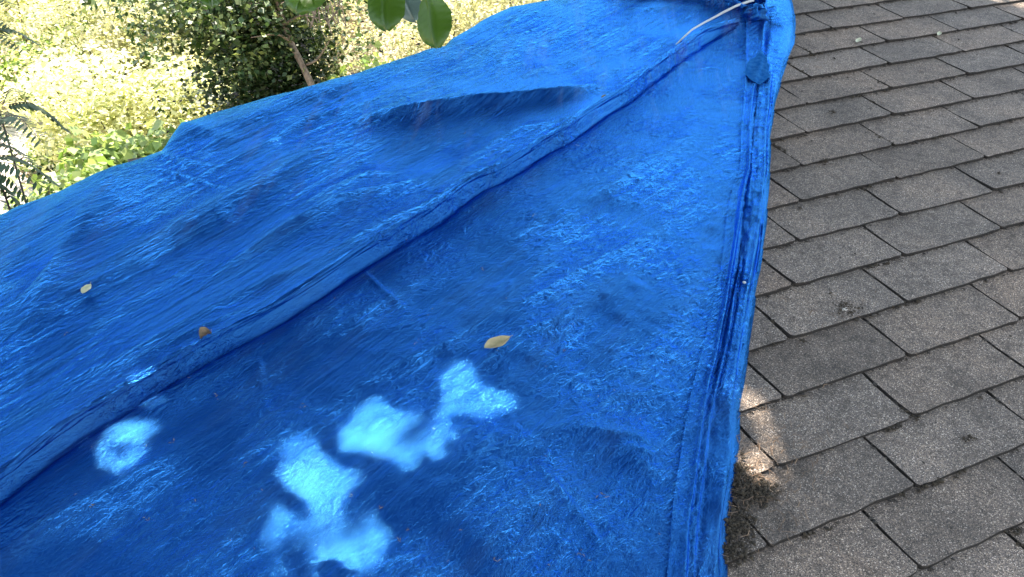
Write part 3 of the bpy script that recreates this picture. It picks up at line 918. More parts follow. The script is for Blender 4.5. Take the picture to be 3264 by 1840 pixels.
# the leaning tree with its dark crown
def dark_tree():
    base = Vector(at_dist(1090, 10.6))
    root = empty('tree', Matrix.Translation(base))
    tag(root, 'leaning tree with a bare pale trunk and dark green crown behind the tarp ridge', 'tree')
    def P(X, Y, d): return np.array(wpt(X, Y, d) - base)
    path = smooth_line([(0, 0, -.1), P(1060, 400, 10.5), P(1000, 285, 10.5), P(962, 205, 10.5), P(930, 140, 10.55), P(905, 70, 10.6), P(880, -30, 10.7), P(860, -220, 10.9)], 40)
    r = np.random.default_rng(31)
    parts = [tube(path, lambda a: .040 * (1 - .45 * a) * (1 + .08 * math.sin(a * 40)), 10)]
    for (X0, Y0, X1, Y1, X2, Y2) in [(905, 75, 860, 20, 790, 10), (905, 80, 960, 50, 1020, 60), (925, 130, 880, 110, 800, 120), (890, 20, 970, -20, 1060, -10), (965, 210, 1010, 190, 1050, 130), (900, 60, 850, -40, 700, -80)]:
        parts.append(tube(smooth_line([P(X0, Y0, 10.57), P(X1, Y1, 10.4), P(X2, Y2, 10.2)], 12), lambda a: .018 * (1 - .75 * a), 6))
    # dangling bare twigs
    for i in range(22):
        X = 975 + r.random() * 110; Y = -20 + r.random() * 40
        parts.append(tube(smooth_line([P(X, Y, 10.1), P(X + r.normal() * 14, Y + 30, 10.1), P(X + r.normal() * 22, Y + 55 + r.random() * 40, 10.1)], 10), lambda a: .005, 4))
    v, f = merge(parts)
    mesh_obj('trunk', v, f, M_BARK, root)
    pts = []
    def blob(X, Y, d, sx, sy, sz, n):
        k = max(3, n // 22)
        c = P(X, Y, d) + r.normal(size=(k, 3)) * np.array([sx, sz, sy])
        w = r.integers(0, k, n)
        pts.append(c[w] + r.normal(size=(n, 3)) * .085)
    blob(860, 210, 11.0, .26, .42, .25, 5200); blob(840, 290, 11.2, .30, .25, .3, 3600); blob(820, 60, 10.8, .34, .26, .3, 3600); blob(700, 60, 10.7, .32, .22, .25, 2200)
    blob(930, 250, 11.3, .25, .3, .2, 3000); blob(740, 140, 11.0, .22, .22, .2, 1400); blob(980, -60, 10.7, .8, .2, .4, 4000); blob(960, 120, 11.5, .2, .4, .2, 2400); blob(600, -60, 10.8, .5, .2, .4, 2500)
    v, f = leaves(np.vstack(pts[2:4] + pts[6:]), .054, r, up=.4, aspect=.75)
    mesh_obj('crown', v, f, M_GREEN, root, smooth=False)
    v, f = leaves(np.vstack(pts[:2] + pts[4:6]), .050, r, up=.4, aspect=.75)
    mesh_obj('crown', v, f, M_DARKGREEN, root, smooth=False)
dark_tree()

# saplings with long pinnate leaves at the left
def pinnate(root_pt, tip, sag, n=11, ll=.10):
    a = np.array(root_pt); b = np.array(tip)
    mid = (a + b) / 2 + np.array([0, 0, sag])
    p = smooth_line([a, mid, b], 16)
    st = tube(p, lambda q: .0025 * (1 - .6 * q), 4)
    V = []; F = []
    d = b - a; d /= np.linalg.norm(d)
    side = np.cross(d, [0, 0, 1.0]); side /= np.linalg.norm(side)
    k = 0
    for i in range(n):
        q = .12 + .86 * i / (n - 1)
        c = p[min(len(p) - 1, int(q * (len(p) - 1)))]
        for s in (-1, 1):
            L = ll * (1.0 - .45 * abs(q - .45)) * random.uniform(.85, 1.15)
            ax = side * s * .86 + d * .42 + np.array([0, 0, -.34 + random.uniform(-.1, .1)]); ax /= np.linalg.norm(ax)
            w = np.cross(ax, [0, 0, 1.0]); w /= np.linalg.norm(w); w = w * L * .16
            V += [c, c + ax * L * .35 + w, c + ax * L * .75 + w * .7, c + ax * L, c + ax * L * .75 - w * .7, c + ax * L * .35 - w]
            F.append((k, k + 1, k + 2, k + 3, k + 4, k + 5)); k += 6
    return st, (np.array(V), np.array(F))

def sapling(label, gx, dist, fronds, ll):
    base = Vector(at_dist(gx, dist))
    root = empty('sapling', Matrix.Translation(base))
    tag(root, label, 'sapling', 'saplings with pinnate leaves')
    def P(X, Y, d): return np.array(wpt(X, Y, d) - base)
    top = P(gx, fronds[0][1], dist)
    stems = [tube(smooth_line([(0, 0, -.1), top * .5 + np.array([.06, 0, 0]), top], 16), lambda a: .010 * (1 - .6 * a), 7)]
    lv = []
    for (X0, Y0, X1, Y1, dd) in fronds:
        s, l = pinnate(P(X0, Y0, dist), P(X1, Y1, dist + dd), .06, 16, ll)
        stems.append(s); lv.append(l)
    v, f = merge(stems); mesh_obj('stem', v, f, M_BARK2, root)
    v, f = merge(lv); mesh_obj('foliage', v, f, M_FERN, root, smooth=False)
sapling('sapling with dark feathery pinnate leaves at the upper left, above the path', -70, 5.4,
        [(-60, 120, 115, 140, .1), (-60, 95, 50, 100, -.2), (-60, 140, 85, 165, -.3), (-70, 130, 20, 190, .2), (-70, 20, 45, 30, .2), (-70, 150, -150, 40, 0), (-70, 20, -160, -50, .2), (-60, 30, 20, 5, -.2)], .060)
sapling('sapling with long drooping pinnate leaves arching over the path', -80, 4.6,
        [(20, 335, 212, 418, .1), (10, 330, 85, 325, .3), (0, 380, 140, 460, -.3), (-60, 500, 180, 590, .2), (-60, 520, 170, 625, -.2), (-40, 560, 100, 645, -.1), (-80, 470, 120, 535, .3), (-60, 590, 60, 660, .1),
         (-80, 440, 60, 500, .2), (-90, 380, 40, 440, -.2), (-80, 620, 20, 670, .2), (-60, 400, 90, 400, .4)], .062)
shrub('shrub', 'small reddish-brown and green shrub at the left edge beside the pale path', 'shrub', at_dist(10, 9.3), 1.1, 1.0, 2600, .065, M_GREEN, 44, 'shrubs on the bank behind the roof', .7, .11)
shrub('shrub', 'dry brown tuft where the pale path bends', 'shrub', at_dist(118, 12.6), .6, .35, 900, .06, M_DRYGR, 45, 'shrubs on the bank behind the roof', .35, .07)

# ------------------------------------------------------------------ the tree over the roof: its crown lets a few spots of sun through
def zoomed(x0, y0, k, pts): return [(x0 + k * x, y0 + k * y) for x, y in pts]
Z7 = lambda p: zoomed(700, 1100, .5097, p)
Z8 = lambda p: zoomed(0, 700, .551, p)
Z6 = lambda p: zoomed(2100, 1200, .4519, p)
LIT = [  # where the sun reaches the tarp and the shingles in the photograph
    Z7([(770, 600), (830, 545), (890, 490), (880, 465), (960, 440), (1050, 445), (1090, 470), (1005, 545), (1015, 590), (1005, 640), (965, 700), (900, 770), (855, 850), (835, 930), (820, 1000), (745, 1085), (735, 1115), (780, 1155), (860, 1130), (960, 1090),
        (1060, 1095), (1095, 1125), (1045, 1180), (1010, 1250), (985, 1340), (1000, 1600), (300, 1600), (350, 1350), (330, 1290), (275, 1200), (300, 1150), (420, 1070), (470, 1000), (560, 930), (640, 895), (720, 875), (780, 780), (810, 700), (790, 640)]),
    Z7([(1100, 525), (1150, 525), (1195, 580), (1175, 610), (1200, 635), (1280, 645), (1370, 645), (1400, 670), (1295, 695), (1295, 740), (1245, 805), (1180, 815), (1095, 865), (1085, 800), (1115, 700), (1085, 620)]),
    Z7([(1380, 330), (1440, 285), (1500, 240), (1570, 275), (1580, 330), (1535, 440), (1480, 405), (1420, 365)]),
    Z7([(1585, 440), (1640, 405), (1695, 392), (1725, 435), (1820, 452), (1920, 442), (1935, 468), (1830, 498), (1730, 482), (1645, 488), (1605, 535), (1545, 588), (1470, 608), (1365, 598), (1370, 570), (1500, 552), (1570, 515), (1600, 480)]),
    Z7([(420, 780), (480, 715), (545, 690), (555, 760), (505, 850), (485, 880), (545, 900), (525, 945), (415, 935), (405, 880)]),
    Z7([(1590, 865), (1640, 890), (1610, 985), (1565, 965)]), Z7([(1110, 465), (1230, 425), (1245, 445), (1130, 490)]),
    Z8([(530, 1330), (700, 1205), (830, 1100), (880, 1100), (870, 1140), (730, 1235), (600, 1340)]), Z8([(890, 1215), (995, 1160), (990, 1230), (900, 1265), (855, 1240)]),
    Z8([(725, 1290), (830, 1290), (855, 1370), (800, 1405), (735, 1375)]), Z8([(795, 1435), (870, 1355), (940, 1310), (950, 1340), (880, 1405), (820, 1460)]), [(320, 1525), (395, 1520), (400, 1570), (335, 1575)],
    Z6([(540, 150), (650, 135), (695, 170), (680, 215), (560, 245)]), Z6([(650, 262), (720, 245), (855, 265), (875, 322), (760, 330), (655, 305)]), Z6([(645, 375), (705, 395), (860, 500), (820, 515), (735, 455)]),
    Z6([(715, 545), (800, 565), (835, 655), (935, 665), (890, 755), (825, 745), (795, 695), (695, 615)]), Z6([(615, 740), (700, 705), (745, 755), (855, 798), (820, 822), (700, 798), (635, 795)]),
    [(3080, -60), (3300, -60), (3320, 30), (3170, 20)], 
]
LIT_R = [line_px(p)[:, :2] for p in LIT]
def inside(s, t, poly):
    r = np.zeros(s.shape, bool)
    n = len(poly)
    for i in range(n):
        x0, y0 = poly[i]; x1, y1 = poly[(i + 1) % n]
        c = ((y0 > t) != (y1 > t)) & (s < (x1 - x0) * (t - y0) / (y1 - y0 + 1e-12) + x0)
        r ^= c
    return r

def canopy():
    r = np.random.default_rng(77)
    trunk_base = Vector((-5.2, 1.2, 0.0))
    root = empty('overhanging_tree', Matrix.Translation(trunk_base))
    tag(root, 'large-leaved tree overhanging the roof, a few dark green leaves dangling at the top', 'tree')
    LOC = ROOF.inverted() @ trunk_base
    pts = []; sizes = []
    # layers of leaves roughly square to the sun
    for li, dist in enumerate([2.8, 3.05, 3.3, 3.6, 3.9, 4.2]):
        g = 0.041
        s = np.arange(-3.4, 3.6, g); t = np.arange(-2.9, 2.0, g)
        S, T = np.meshgrid(s, t, indexing='ij'); S = S.ravel() + r.uniform(-.03, .03, S.size); T = T.ravel() + r.uniform(-.03, .03, T.size)
        ragged = (T < 1.55 + .35 * fbm(S * .9, S * 0 + li, 140, 3)) & (S > -3.0 + .3 * fbm(T * 1.1, T * 0, 141 + li, 3))
        ragged &= (S < 2.2 + .3 * fbm(T * 1.3, T * 0, 150 + li, 3)) & (T > -2.5 + 1.5 * sstep(-.4, .9, S) + .3 * fbm(S, S * 0, 160 + li, 2))
        S = S[ragged]; T = T[ragged]
        k = r.random(S.size) > 0.06
        D = dist + r.uniform(-.12, .12, S.size)
        P = np.column_stack([S, T, np.zeros(S.size)]) + SUN_R * D[:, None]
        pts.append(P[k])
    # unseen leaves added on over the ridge, open and clumpy, to mottle the tarp's reflections
    for li, dist in enumerate([2.8, 3.3, 3.9, 4.6]):
        n0 = 17000
        S = r.uniform(-4.5, 5.0, n0); T = r.uniform(1.4, 6.0, n0)
        dens = fbm(S * .8 + li * 3, T * .8, 170 + li, 3)
        k = (dens > -.75 + .75 * sstep(-.8, 1.2, S) + .28 * sstep(1.2, 3.2, S) + .05 * sstep(3.0, 6.0, T))
        P = np.column_stack([S, T, np.zeros(n0)]) + SUN_R * (dist + r.normal(size=n0) * .15)[:, None]
        pts.append(P[k])
    n_low = sum(len(p) for p in pts)
    # a thin unseen upper storey, added to dim the sun spots: soft, partial shade
    n0 = 3000
    S = r.uniform(-2.4, 2.8, n0); T = r.uniform(-1.2, 2.2, n0)
    k = fbm(S * 3.0, T * 3.0, 190, 2) > -.25
    pts.append((np.column_stack([S, T, np.zeros(n0)]) + SUN_R * r.uniform(5.6, 7.6, n0)[:, None])[k])
    pts = np.vstack(pts)
    n = len(pts)
    ax = r.normal(size=(n, 3)); nr = SUN_R + r.normal(size=(n, 3)) * .35
    nr /= np.linalg.norm(nr, axis=1)[:, None]
    ax -= nr * (ax * nr).sum(1)[:, None]; ax /= np.linalg.norm(ax, axis=1)[:, None]
    sd = np.cross(nr, ax)
    L = (0.074 * (1 + .2 * r.normal(size=n))).clip(.045, .12)[:, None]; W = L * .50
    ring = [(-.5, 0), (-.28, .36), (.05, .5), (.33, .34), (.5, 0), (.33, -.34), (.05, -.5), (-.28, -.36)]
    v = np.stack([pts + ax * L * a + sd * W * b + nr * W * abs(b) * .15 for a, b in ring], 1)
    # leave out every leaf whose shade would fall on one of the sunny spots, but for a stray few
    sh = v - SUN_R * (v[..., 2:3] / SUN_R[2])
    hit = np.zeros(n, bool)
    for p in LIT_R:
        cx = p.mean(0)
        near = np.nonzero(np.hypot(sh[:, 0, 0] - cx[0], sh[:, 0, 1] - cx[1]) < np.abs(p - cx).max() * 1.5 + .15)[0]
        q = sh[near].reshape(-1, 2 + 1)
        a_ = inside(q[:, 0], q[:, 1], p).reshape(-1, 8).sum(1) >= (2 if np.abs(p - cx).max() > .2 else 1)
        m_ = sh[near].mean(1)
        a_ |= inside(m_[:, 0], m_[:, 1], p)
        if any(p is LIT_R[i] for i in (7, 8, 9, 10, 11)): a_ &= r.random(len(a_)) > .22
        hit[near] |= a_ & (near < n_low)
    keep = ~hit | (r.random(n) < 0.018)
    v = v[keep].reshape(-1, 3); n = len(v) // 8
    R3 = np.array(ROOF.to_3x3()); v = v @ R3.T + np.array([0, 0, Z0]) - np.array(trunk_base)
    mesh_obj('crown', v, np.arange(n * 8).reshape(n, 8), M_CANOPY, root, smooth=False)
    print('canopy leaves', n)
    def RP(s, t, h): return np.array(ROOF @ Vector((s, t, h))) - np.array(trunk_base)
    hub = RP(-2.6, 1.3, 3.4)
    parts = [tube(smooth_line([(0, 0, -.2), (.3, .1, 1.6), (1.2, .3, 3.6), hub], 24), lambda a: .15 * (1 - .5 * a), 12)]
    rr = random.Random(5)
    for i in range(9):
        e = RP(rr.uniform(-2, 2.6), rr.uniform(4.6, 7.0), 4.6 + rr.random() * 1.2)
        parts.append(tube(smooth_line([hub, hub * .55 + e * .45 + np.array([0, 0, 1.3]), e], 16), lambda a: .016 * (1 - .85 * a), 6))
    for i in range(60):
        s = rr.uniform(-2.5, 3.0); t = rr.uniform(-.1, 4.4)
        hh = 2.5 + rr.random() * 1.0
        e = RP(s, t, hh)
        # limbs whose shade would cross the sunny spots are not there
        hb = np.array([-2.6, 1.3, 3.4]); ee = np.array([s, t, hh]); bad = False
        for q in np.linspace(0, 1, 30):
            c = hb * (1 - q) + ee * q; c[2] += .35 * 4 * q * (1 - q)
            c = c - SUN_R * (c[2] / SUN_R[2])
            for pl in LIT_R:
                if inside(c[:1], c[1:2], pl)[0] or np.abs(poly_dist(c[:1], c[1:2], np.vstack([pl, pl[:1]]))[0])[0] < .16: bad = True
        if bad: continue
        m = hub * .5 + e * .5 + np.array([rr.gauss(0, .2), rr.gauss(0, .2), .35])
        parts.append(tube(smooth_line([hub, m, e], 14), lambda a: .024 * (1 - .85 * a), 6))
    # the low branch the dangling leaves hang from
    B = lambda X, Y, d: np.array(wpt(X, Y, d)) - np.array(trunk_base)
    low = [hub, (hub + B(-300, -900, 2.0)) * .5 + np.array([0, 0, .25]), B(-100, -700, 1.8), B(500, -420, 1.55), B(900, -230, 1.5), B(1200, -150, 1.45), B(1420, -160, 1.4)]
    parts.append(tube(smooth_line(low, 40), lambda a: .007 * (1 - .7 * a), 7))
    # dangling leaves: base pixel, tip pixel, half width in metres, tilt, material
    dl = [((1215, -110), (1238, 104), 53, 1.45, 0, 0.15), ((1340, -60), (1405, 156), 48, 1.42, 0, 0.5), ((1255, -60), (1335, 72), 34, 1.50, 1, 0.3),
          ((985, -120), (958, 52), 56, 1.50, 0, 0.25), ((655, -90), (675, 34), 27, 1.55, 0, -.3), ((1140, -210), (1120, -40), 45, 1.5, 0, .1), ((800, -190), (770, -60), 40, 1.5, 0, .2)]
    fwd = np.array(wpt(1632, 920, 1.0) - CW)
    for (b0, t0, hw, d, kind, tilt) in dl:
        a = B(b0[0], b0[1], d); e = B(t0[0], t0[1], d - .03)
        axs = e - a; Ln = np.linalg.norm(axs); axs /= Ln
        sdv = np.cross(fwd, axs); sdv /= np.linalg.norm(sdv); nv = np.cross(axs, sdv)
        sdv = sdv * math.cos(tilt) + nv * math.sin(tilt); nv = np.cross(axs, sdv)
        w = hw / 3200 * d * 1.04 / math.cos(tilt)
        NA, NB = 26, 13
        V = []
        for i in range(NA):
            q = i / (NA - 1)
            prof = (math.sin(math.pi * min(1, q ** 1.35 * .5 / .5)) if False else (1 - abs(2 * q ** 1.25 - 1.05) ** 2.4)) 
            prof = max(0.02, min(1, prof)) * (1 + .03 * math.sin(q * 23 + b0[0]))
            if q > .985: prof *= .75
            for j in range(NB):
                u = j / (NB - 1) * 2 - 1
                vein = .0012 * math.cos((q * 9 - abs(u) * .9) * 2 * math.pi) * abs(u)
                zz = w * (.20 * u * u) + vein + .006 * math.sin(q * 5 + u) - .004 * math.exp(-(u * 9) ** 2) - .012 * (q - .4) ** 2
                V.append(a + axs * Ln * q + sdv * w * prof * u + nv * zz)
        F = [(i * NB + j, i * NB + j + 1, (i + 1) * NB + j + 1, (i + 1) * NB + j) for i in range(NA - 1) for j in range(NB - 1)]
        o = mesh_obj('leaf', np.array(V), np.array(F), [M_BIGLEAF, M_BIGLEAF2][kind], root)
        if kind: tag(o, 'dangling leaf turned to show its pale blue-green underside')
        up = a + np.array([rr.gauss(0, .01), rr.gauss(0, .01), .05])
        parts.append(tube(smooth_line([B(b0[0] + 20, b0[1] - 90, d), up, a], 8), lambda q: .0016, 5))
    v, f = merge(parts)
    mesh_obj('trunk', v, f, M_BARK2, root)

def bigleaf(name, c1, c2, tr, tcol):
    m, nt, b, out = new_mat(name)
    L = nt.links.new
    n = noise(nt, mapped(nt), 26, 4, .6)
    r = ramp(nt, [(.3, c1), (.7, c2)], n); L(r.outputs[0], b.inputs['Base Color']); b.inputs['Roughness'].default_value = .38
    t = nt.nodes.new('ShaderNodeBsdfTranslucent'); t.inputs['Color'].default_value = (*tcol, 1)
    ms = nt.nodes.new('ShaderNodeMixShader'); ms.inputs[0].default_value = tr
    L(b.outputs[0], ms.inputs[1]); L(t.outputs[0], ms.inputs[2]); L(ms.outputs[0], out.inputs['Surface'])
    return m
M_BIGLEAF = bigleaf('broad_leaf', (.03, .075, .006), (.05, .11, .010), .4, (.06, .13, .006))
M_BIGLEAF2 = bigleaf('broad_leaf_underside', (.09, .14, .12), (.13, .19, .17), .25, (.10, .16, .10))
canopy()

# ------------------------------------------------------------------ litter on the tarp and on the shingles
def roof_z(s, t):
    return 0.006

def leaf_blade(length, width, curl=0.0, roll=0.0, teeth=0.0, seed=0):
    r = random.Random(seed)
    NA, NB = 16, 9
    V = []
    for i in range(NA):
        q = i / (NA - 1)
        p = max(.03, math.sin(math.pi * q ** .9)) ** .8 * (1 + teeth * math.sin(q * 50))
        for j in range(NB):
            u = j / (NB - 1) * 2 - 1
            x = (q - .5) * length; y = u * width * .5 * p
            z = abs(u) ** 1.6 * width * .16 * p + roll * u * u * width * .5 + curl * (q - .5) ** 2 * length + .0006 * math.sin(q * 14 + u * 3)
            V.append((x, y + roll * .15 * u * abs(u) * width, z))
    F = [(i * NB + j, i * NB + j + 1, (i + 1) * NB + j + 1, (i + 1) * NB + j) for i in range(NA - 1) for j in range(NB - 1)]
    v = np.array(V); f = np.array(F)
    st, sf = tube(np.array([(length * .47, 0, curl * .22 * length), (length * .56, .001, .003), (length * .64, .002, .002)]), lambda a: .0007, 5)
    return v, f, st, sf

def put_leaf(X, Y, X2, Y2, width, mat, label, curl=.3, roll=0.0, cat='leaf', on_tarp=True, seed=0, group=None, lift=.0):
    a = px(X, Y); b = px(X2, Y2)
    c = (a + b) / 2; L = np.linalg.norm((b - a)[:2]); ang = math.atan2(b[1] - a[1], b[0] - a[0])
    zz = sheet_z(c[0], c[1]) if on_tarp else 0.008
    # shift towards the camera so that the raised leaf still lies where its pixel says
    h = zz
    a = px(X, Y, h); b = px(X2, Y2, h); c = (a + b) / 2
    L = np.linalg.norm((b - a)[:2]); ang = math.atan2(b[1] - a[1], b[0] - a[0])
    if on_tarp: zz = sheet_z(c[0], c[1])
    root = empty('fallen_leaf' if cat == 'leaf' else cat, ROOF @ Matrix.Translation((c[0], c[1], zz + .0025 + lift)) @ Matrix.Rotation(ang, 4, 'Z'))
    tag(root, label, cat, group)
    v, f, sv, sf = leaf_blade(L, width, curl, roll, .015, seed)
    mesh_obj('blade', v, f, mat, root); mesh_obj('stalk', sv, sf, M_LEAFBROWN, root)
    return root
put_leaf(1543, 1122, 1624, 1086, .026, M_LEAFDRY, 'oval yellowish-tan fallen leaf lying in the middle of the blue tarp', .25, .1)
put_leaf(262, 938, 290, 908, .016, M_LEAFPALE, 'small pale cream leaf lying alone on the upper left part of the blue tarp', .15, .0, seed=2)
put_leaf(640, 1090, 674, 1073, .017, M_LEAFBROWN, 'curled brown leaf lying just above the rolled pleat of the tarp', -.9, .9, seed=3, lift=.006)
put_leaf(1916, 331, 1936, 318, .012, M_LEAFBROWN, 'tiny dark brown leaf caught in the pleat at the end of the pocket fold', -.4, .5, seed=4, lift=.004)
put_leaf(2728, 140, 2742, 126, .014, M_LEAFPALE, 'small pale leaf scrap on the upper shingles right of the bunched corner', .2, .2, on_tarp=False, seed=5)
put_leaf(2988, 118, 2996, 106, .012, M_LEAFPALE, 'tiny pale seed husk standing on a shingle edge near the upper right', .2, .3, on_tarp=False, seed=6)

# pale chip on a dark smudge in the middle of the shingles
def chip():
    r = random.Random(9)
    c = px(2693, 988, .008)
    V = [(c[0] + .009 * math.cos(a) * r.uniform(.6, 1.1), c[1] + .004 * math.sin(a) * r.uniform(.7, 1.1), c[2] + z) for z in (0, .003) for a in np.linspace(0, 5.6, 8)]
    F = [tuple(range(8, 16))] + [(i, (i + 1) % 8, (i + 1) % 8 + 8, i + 8) for i in range(8)]
    tag(mesh_obj('chip', V, F, M_WHITE, smooth=False, roof=True), 'pale bark chip lying on a dark smudge in the middle of the shingles', 'chip')
chip()

# the nail that pins the hem
def nail():
    c = px(2373, 898, .03)
    hz = hem_z(c[0], c[1])
    th = np.linspace(0, 2 * math.pi, 13)[:-1]
    V = []; rings = [(.0, .004), (.0026, .0038), (.0038, .003), (.0038, .0022), (.0014, .002), (.0014, -.02)]
    for rr_, z in rings:
        for a in th: V.append((c[0] + max(rr_, .0002) * math.cos(a), c[1] + max(rr_, .0002) * math.sin(a), hz + z))
    F = [(i * 12 + j, i * 12 + (j + 1) % 12, (i + 1) * 12 + (j + 1) % 12, (i + 1) * 12 + j) for i in range(len(rings) - 1) for j in range(12)]
    tag(mesh_obj('nail', V, np.array(F), M_METAL, roof=True), 'shiny roofing nail driven through the gathered blue hem', 'nail')
nail()

# grime: dark crumbs, moss and needles packed in the shingle joints and along the hem (nobody could count them)
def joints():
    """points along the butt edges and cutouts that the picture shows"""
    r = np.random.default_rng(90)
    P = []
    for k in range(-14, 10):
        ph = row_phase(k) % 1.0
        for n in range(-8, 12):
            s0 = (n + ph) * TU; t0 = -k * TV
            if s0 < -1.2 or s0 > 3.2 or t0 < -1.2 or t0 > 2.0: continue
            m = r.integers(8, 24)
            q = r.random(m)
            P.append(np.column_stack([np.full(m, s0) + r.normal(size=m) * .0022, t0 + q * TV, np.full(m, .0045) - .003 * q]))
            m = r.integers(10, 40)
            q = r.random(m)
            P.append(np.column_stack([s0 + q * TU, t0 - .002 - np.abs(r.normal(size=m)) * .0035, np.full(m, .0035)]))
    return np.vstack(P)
def crumbs(P, size, r, mat, name, label, cat, flat=.6):
    n = len(P)
    base = np.array([(1, 0, 0), (0, 1, 0), (-1, 0, 0), (0, -1, 0), (0, 0, 1), (0, 0, -1)], float)
    fc = np.array([(0, 1, 4), (1, 2, 4), (2, 3, 4), (3, 0, 4), (1, 0, 5), (2, 1, 5), (3, 2, 5), (0, 3, 5)])
    sc = size * (.4 + r.exponential(.6, n)).clip(.3, 2.6)
    a = r.random(n) * 6.28
    v = base[None] * (.7 + .6 * r.random((n, 6, 1)))
    x = v[..., 0] * np.cos(a)[:, None] * 1.6 - v[..., 1] * np.sin(a)[:, None]; y = v[..., 0] * np.sin(a)[:, None] * 1.6 + v[..., 1] * np.cos(a)[:, None]
    v = np.stack([x, y, v[..., 2] * flat], -1) * sc[:, None, None] + P[:, None]
    f = (fc[None] + np.arange(n)[:, None, None] * 6).reshape(-1, 3)
    o = mesh_obj(name, v.reshape(-1, 3), f, mat, smooth=False, roof=True)
    return tag(o, label, cat, kind='stuff')
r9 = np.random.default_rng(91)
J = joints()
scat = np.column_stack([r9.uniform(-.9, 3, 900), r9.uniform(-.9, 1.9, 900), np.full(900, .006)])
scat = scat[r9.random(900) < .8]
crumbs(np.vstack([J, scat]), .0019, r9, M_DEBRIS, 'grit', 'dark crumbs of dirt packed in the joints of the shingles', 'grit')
# moss cushions in some joints and by the hem
ms = []
for X, Y, rad, n in [(2375, 1560, .035, 500), (2350, 1500, .025, 260), (2345, 1680, .035, 420), (2330, 1760, .03, 300), (2420, 1575, .028, 420), (2888, 1355, .016, 160), (2960, 1470, .02, 90), (2935, 1565, .03, 160), (2560, 176, .02, 160), (2590, 172, .014, 100),
                     (2530, 212, .018, 110), (2510, 492, .016, 110), (2470, 452, .02, 140), (2630, 517, .022, 140), (2750, 307, .016, 90), (2830, 275, .02, 120), (2810, 435, .016, 90), (3000, 450, .018, 90), (2650, 101, .02, 60), (2650, 360, .02, 60),
                     (2785, 620, .01, 50), (2840, 860, .02, 70), (2890, 965, .014, 60), (2560, 1090, .01, 40), (2450, 1060, .012, 40), (3090, 1400, .02, 60), (3200, 1650, .03, 120), (3240, 1690, .02, 90), (2600, 1720, .016, 60), (3050, 1530, .014, 60), (2700, 985, .028, 90), (3010, 450, .012, 60)]:
    by_hem = (X < 2440 and Y > 1450) or (X, Y) == (2700, 985)
    c = px(X, Y, .006); m = int(n * (1 if by_hem else .5)); rad = rad * (1 if by_hem else .55)
    if not by_hem:
        # moss follows the joints: gather it on the joint points that lie near
        near = J[np.hypot((J[:, 0] - c[0]), (J[:, 1] - c[1])) < .035 + rad]
        if len(near) > 2:
            w = r9.integers(0, len(near), m)
            ms.append(near[w] + r9.normal(size=(m, 3)) * np.array([.0035, .0028, .0012]) + np.array([0, 0, .002]))
            continue
    d = r9.normal(size=(m, 3)) * np.array([rad * .55, rad * .40, .0025])
    d[:, 2] = np.abs(d[:, 2]) + .004 * np.exp(-(np.hypot(d[:, 0], d[:, 1]) / rad) ** 2)
    ms.append(c[None] * np.array([1, 1, 0]) + d + np.array([0, 0, .005]))
crumbs(np.vstack(ms), .0015, r9, M_MOSS, 'moss', 'dark moss cushions in the shingle joints and beside the tarp hem', 'moss', .8)
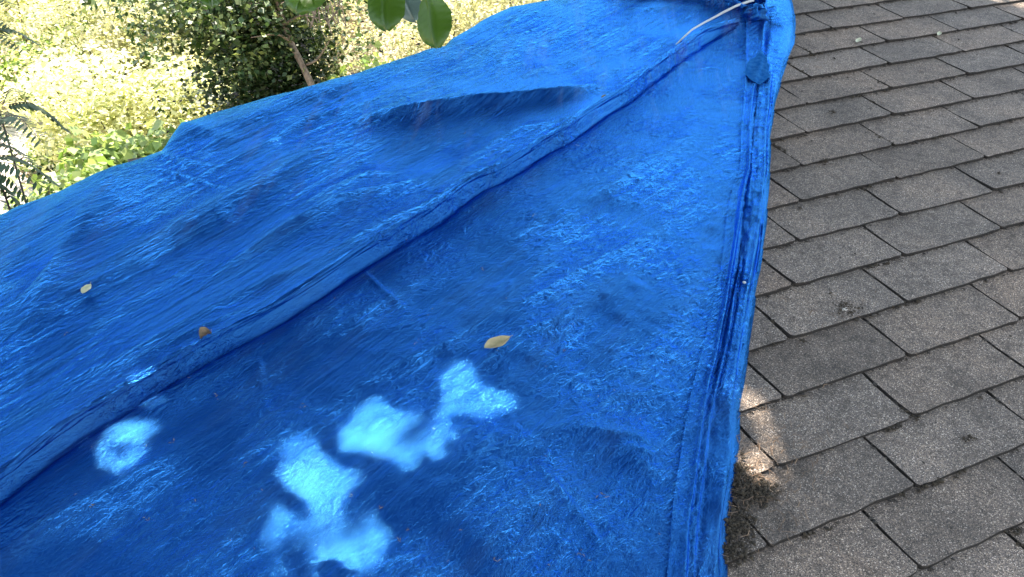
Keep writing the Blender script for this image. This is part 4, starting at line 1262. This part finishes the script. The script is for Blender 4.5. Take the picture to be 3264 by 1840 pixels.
# needles and bits of twig
def needles():
    V = []; F = []; k = 0
    def add(c, ang, L, w, z):
        nonlocal k
        dx, dy = math.cos(ang), math.sin(ang)
        bend = random.uniform(-.25, .25) * L
        mx, my = c[0] - dy * bend, c[1] + dx * bend
        a = (c[0] - dx * L / 2, c[1] - dy * L / 2); b = (c[0] + dx * L / 2, c[1] + dy * L / 2)
        V.extend([(a[0] - dy * w, a[1] + dx * w, z), (a[0] + dy * w, a[1] - dx * w, z), (mx + dy * w, my - dx * w, z + .002), (mx - dy * w, my + dx * w, z + .0022),
                  (b[0] + dy * w, b[1] - dx * w, z), (b[0] - dy * w, b[1] + dx * w, z + .0003)])
        F.extend([(k, k + 1, k + 2, k + 3), (k + 3, k + 2, k + 4, k + 5)]); k += 6
    R = random.Random(4)
    for X, Y, rad, n in [(2400, 1400, .06, 150), (2440, 1500, .05, 110), (2380, 1580, .06, 170), (2380, 1700, .07, 140), (2480, 1560, .05, 60), (2500, 1470, .05, 50), (2670, 960, .05, 60), (2700, 1010, .04, 40), (2420, 1300, .04, 50), (2420, 960, .04, 30)]:
        c = px(X, Y)
        for i in range(int(n * .55)):
            add((c[0] + R.gauss(0, rad), c[1] + R.gauss(0, rad * .7)), R.uniform(0, 3.14), R.uniform(.006, .026), R.uniform(.0003, .0007), .008 + R.random() * .004)
    for i in range(420):
        add((R.uniform(-.8, 2.8), R.uniform(-.8, 1.8)), R.gauss(.9, .7), R.uniform(.005, .022), R.uniform(.0004, .0008), .0085)
    o = mesh_obj('needles', V, F, M_TWIG, smooth=False, roof=True)
    tag(o, 'dry needles and twig bits strewn on the shingles, thickest beside the lower hem', 'needles', kind='stuff')
needles()
# catkin scales and seeds dropped on the tarp
def tarp_litter():
    R = random.Random(6)
    V = []; F = []; k = 0
    spots = [(1790, 1125), (1385, 1375), (960, 1300), (548, 1418), (465, 1660), (1205, 1628), (1302, 1700), (1268, 1728), (1850, 1760), (1580, 1790), (690, 1265), (1115, 1590), (1700, 700), (1330, 1100), (1925, 1585), (1915, 1580), (1880, 1780), (780, 1480), (300, 1620), (210, 1070),
             (2190, 345), (1840, 470), (2130, 650), (1480, 430), (1540, 860)]
    for (X, Y) in spots + [(R.uniform(50, 2150), R.uniform(650, 1830)) for _ in range(60)]:
        if Y < 700 - X * .3: continue
        c = px(X, Y, .02)
        z = sheet_z(c[0], c[1]) + .0025
        n = 1 if (X, Y) not in spots else 3
        for i in range(n):
            a = R.uniform(0, 3.14); L = R.uniform(.0015, .0032) * (1.3 if n > 1 else 1); w = L * R.uniform(.14, .3)
            cx = c[0] + R.gauss(0, .003); cy = c[1] + R.gauss(0, .003); dx, dy = math.cos(a), math.sin(a)
            V += [(cx - dx * L, cy - dy * L, z), (cx + dy * w, cy - dx * w, z + .001), (cx + dx * L, cy + dy * L, z), (cx - dy * w, cy + dx * w, z + .001)]
            F.append((k, k + 1, k + 2, k + 3)); k += 4
    o = mesh_obj('seed_scales', V, F, M_TWIG, smooth=False, roof=True)
    tag(o, 'tiny reddish-brown seed scales sprinkled over the blue tarp', 'seeds', kind='stuff')
tarp_litter()
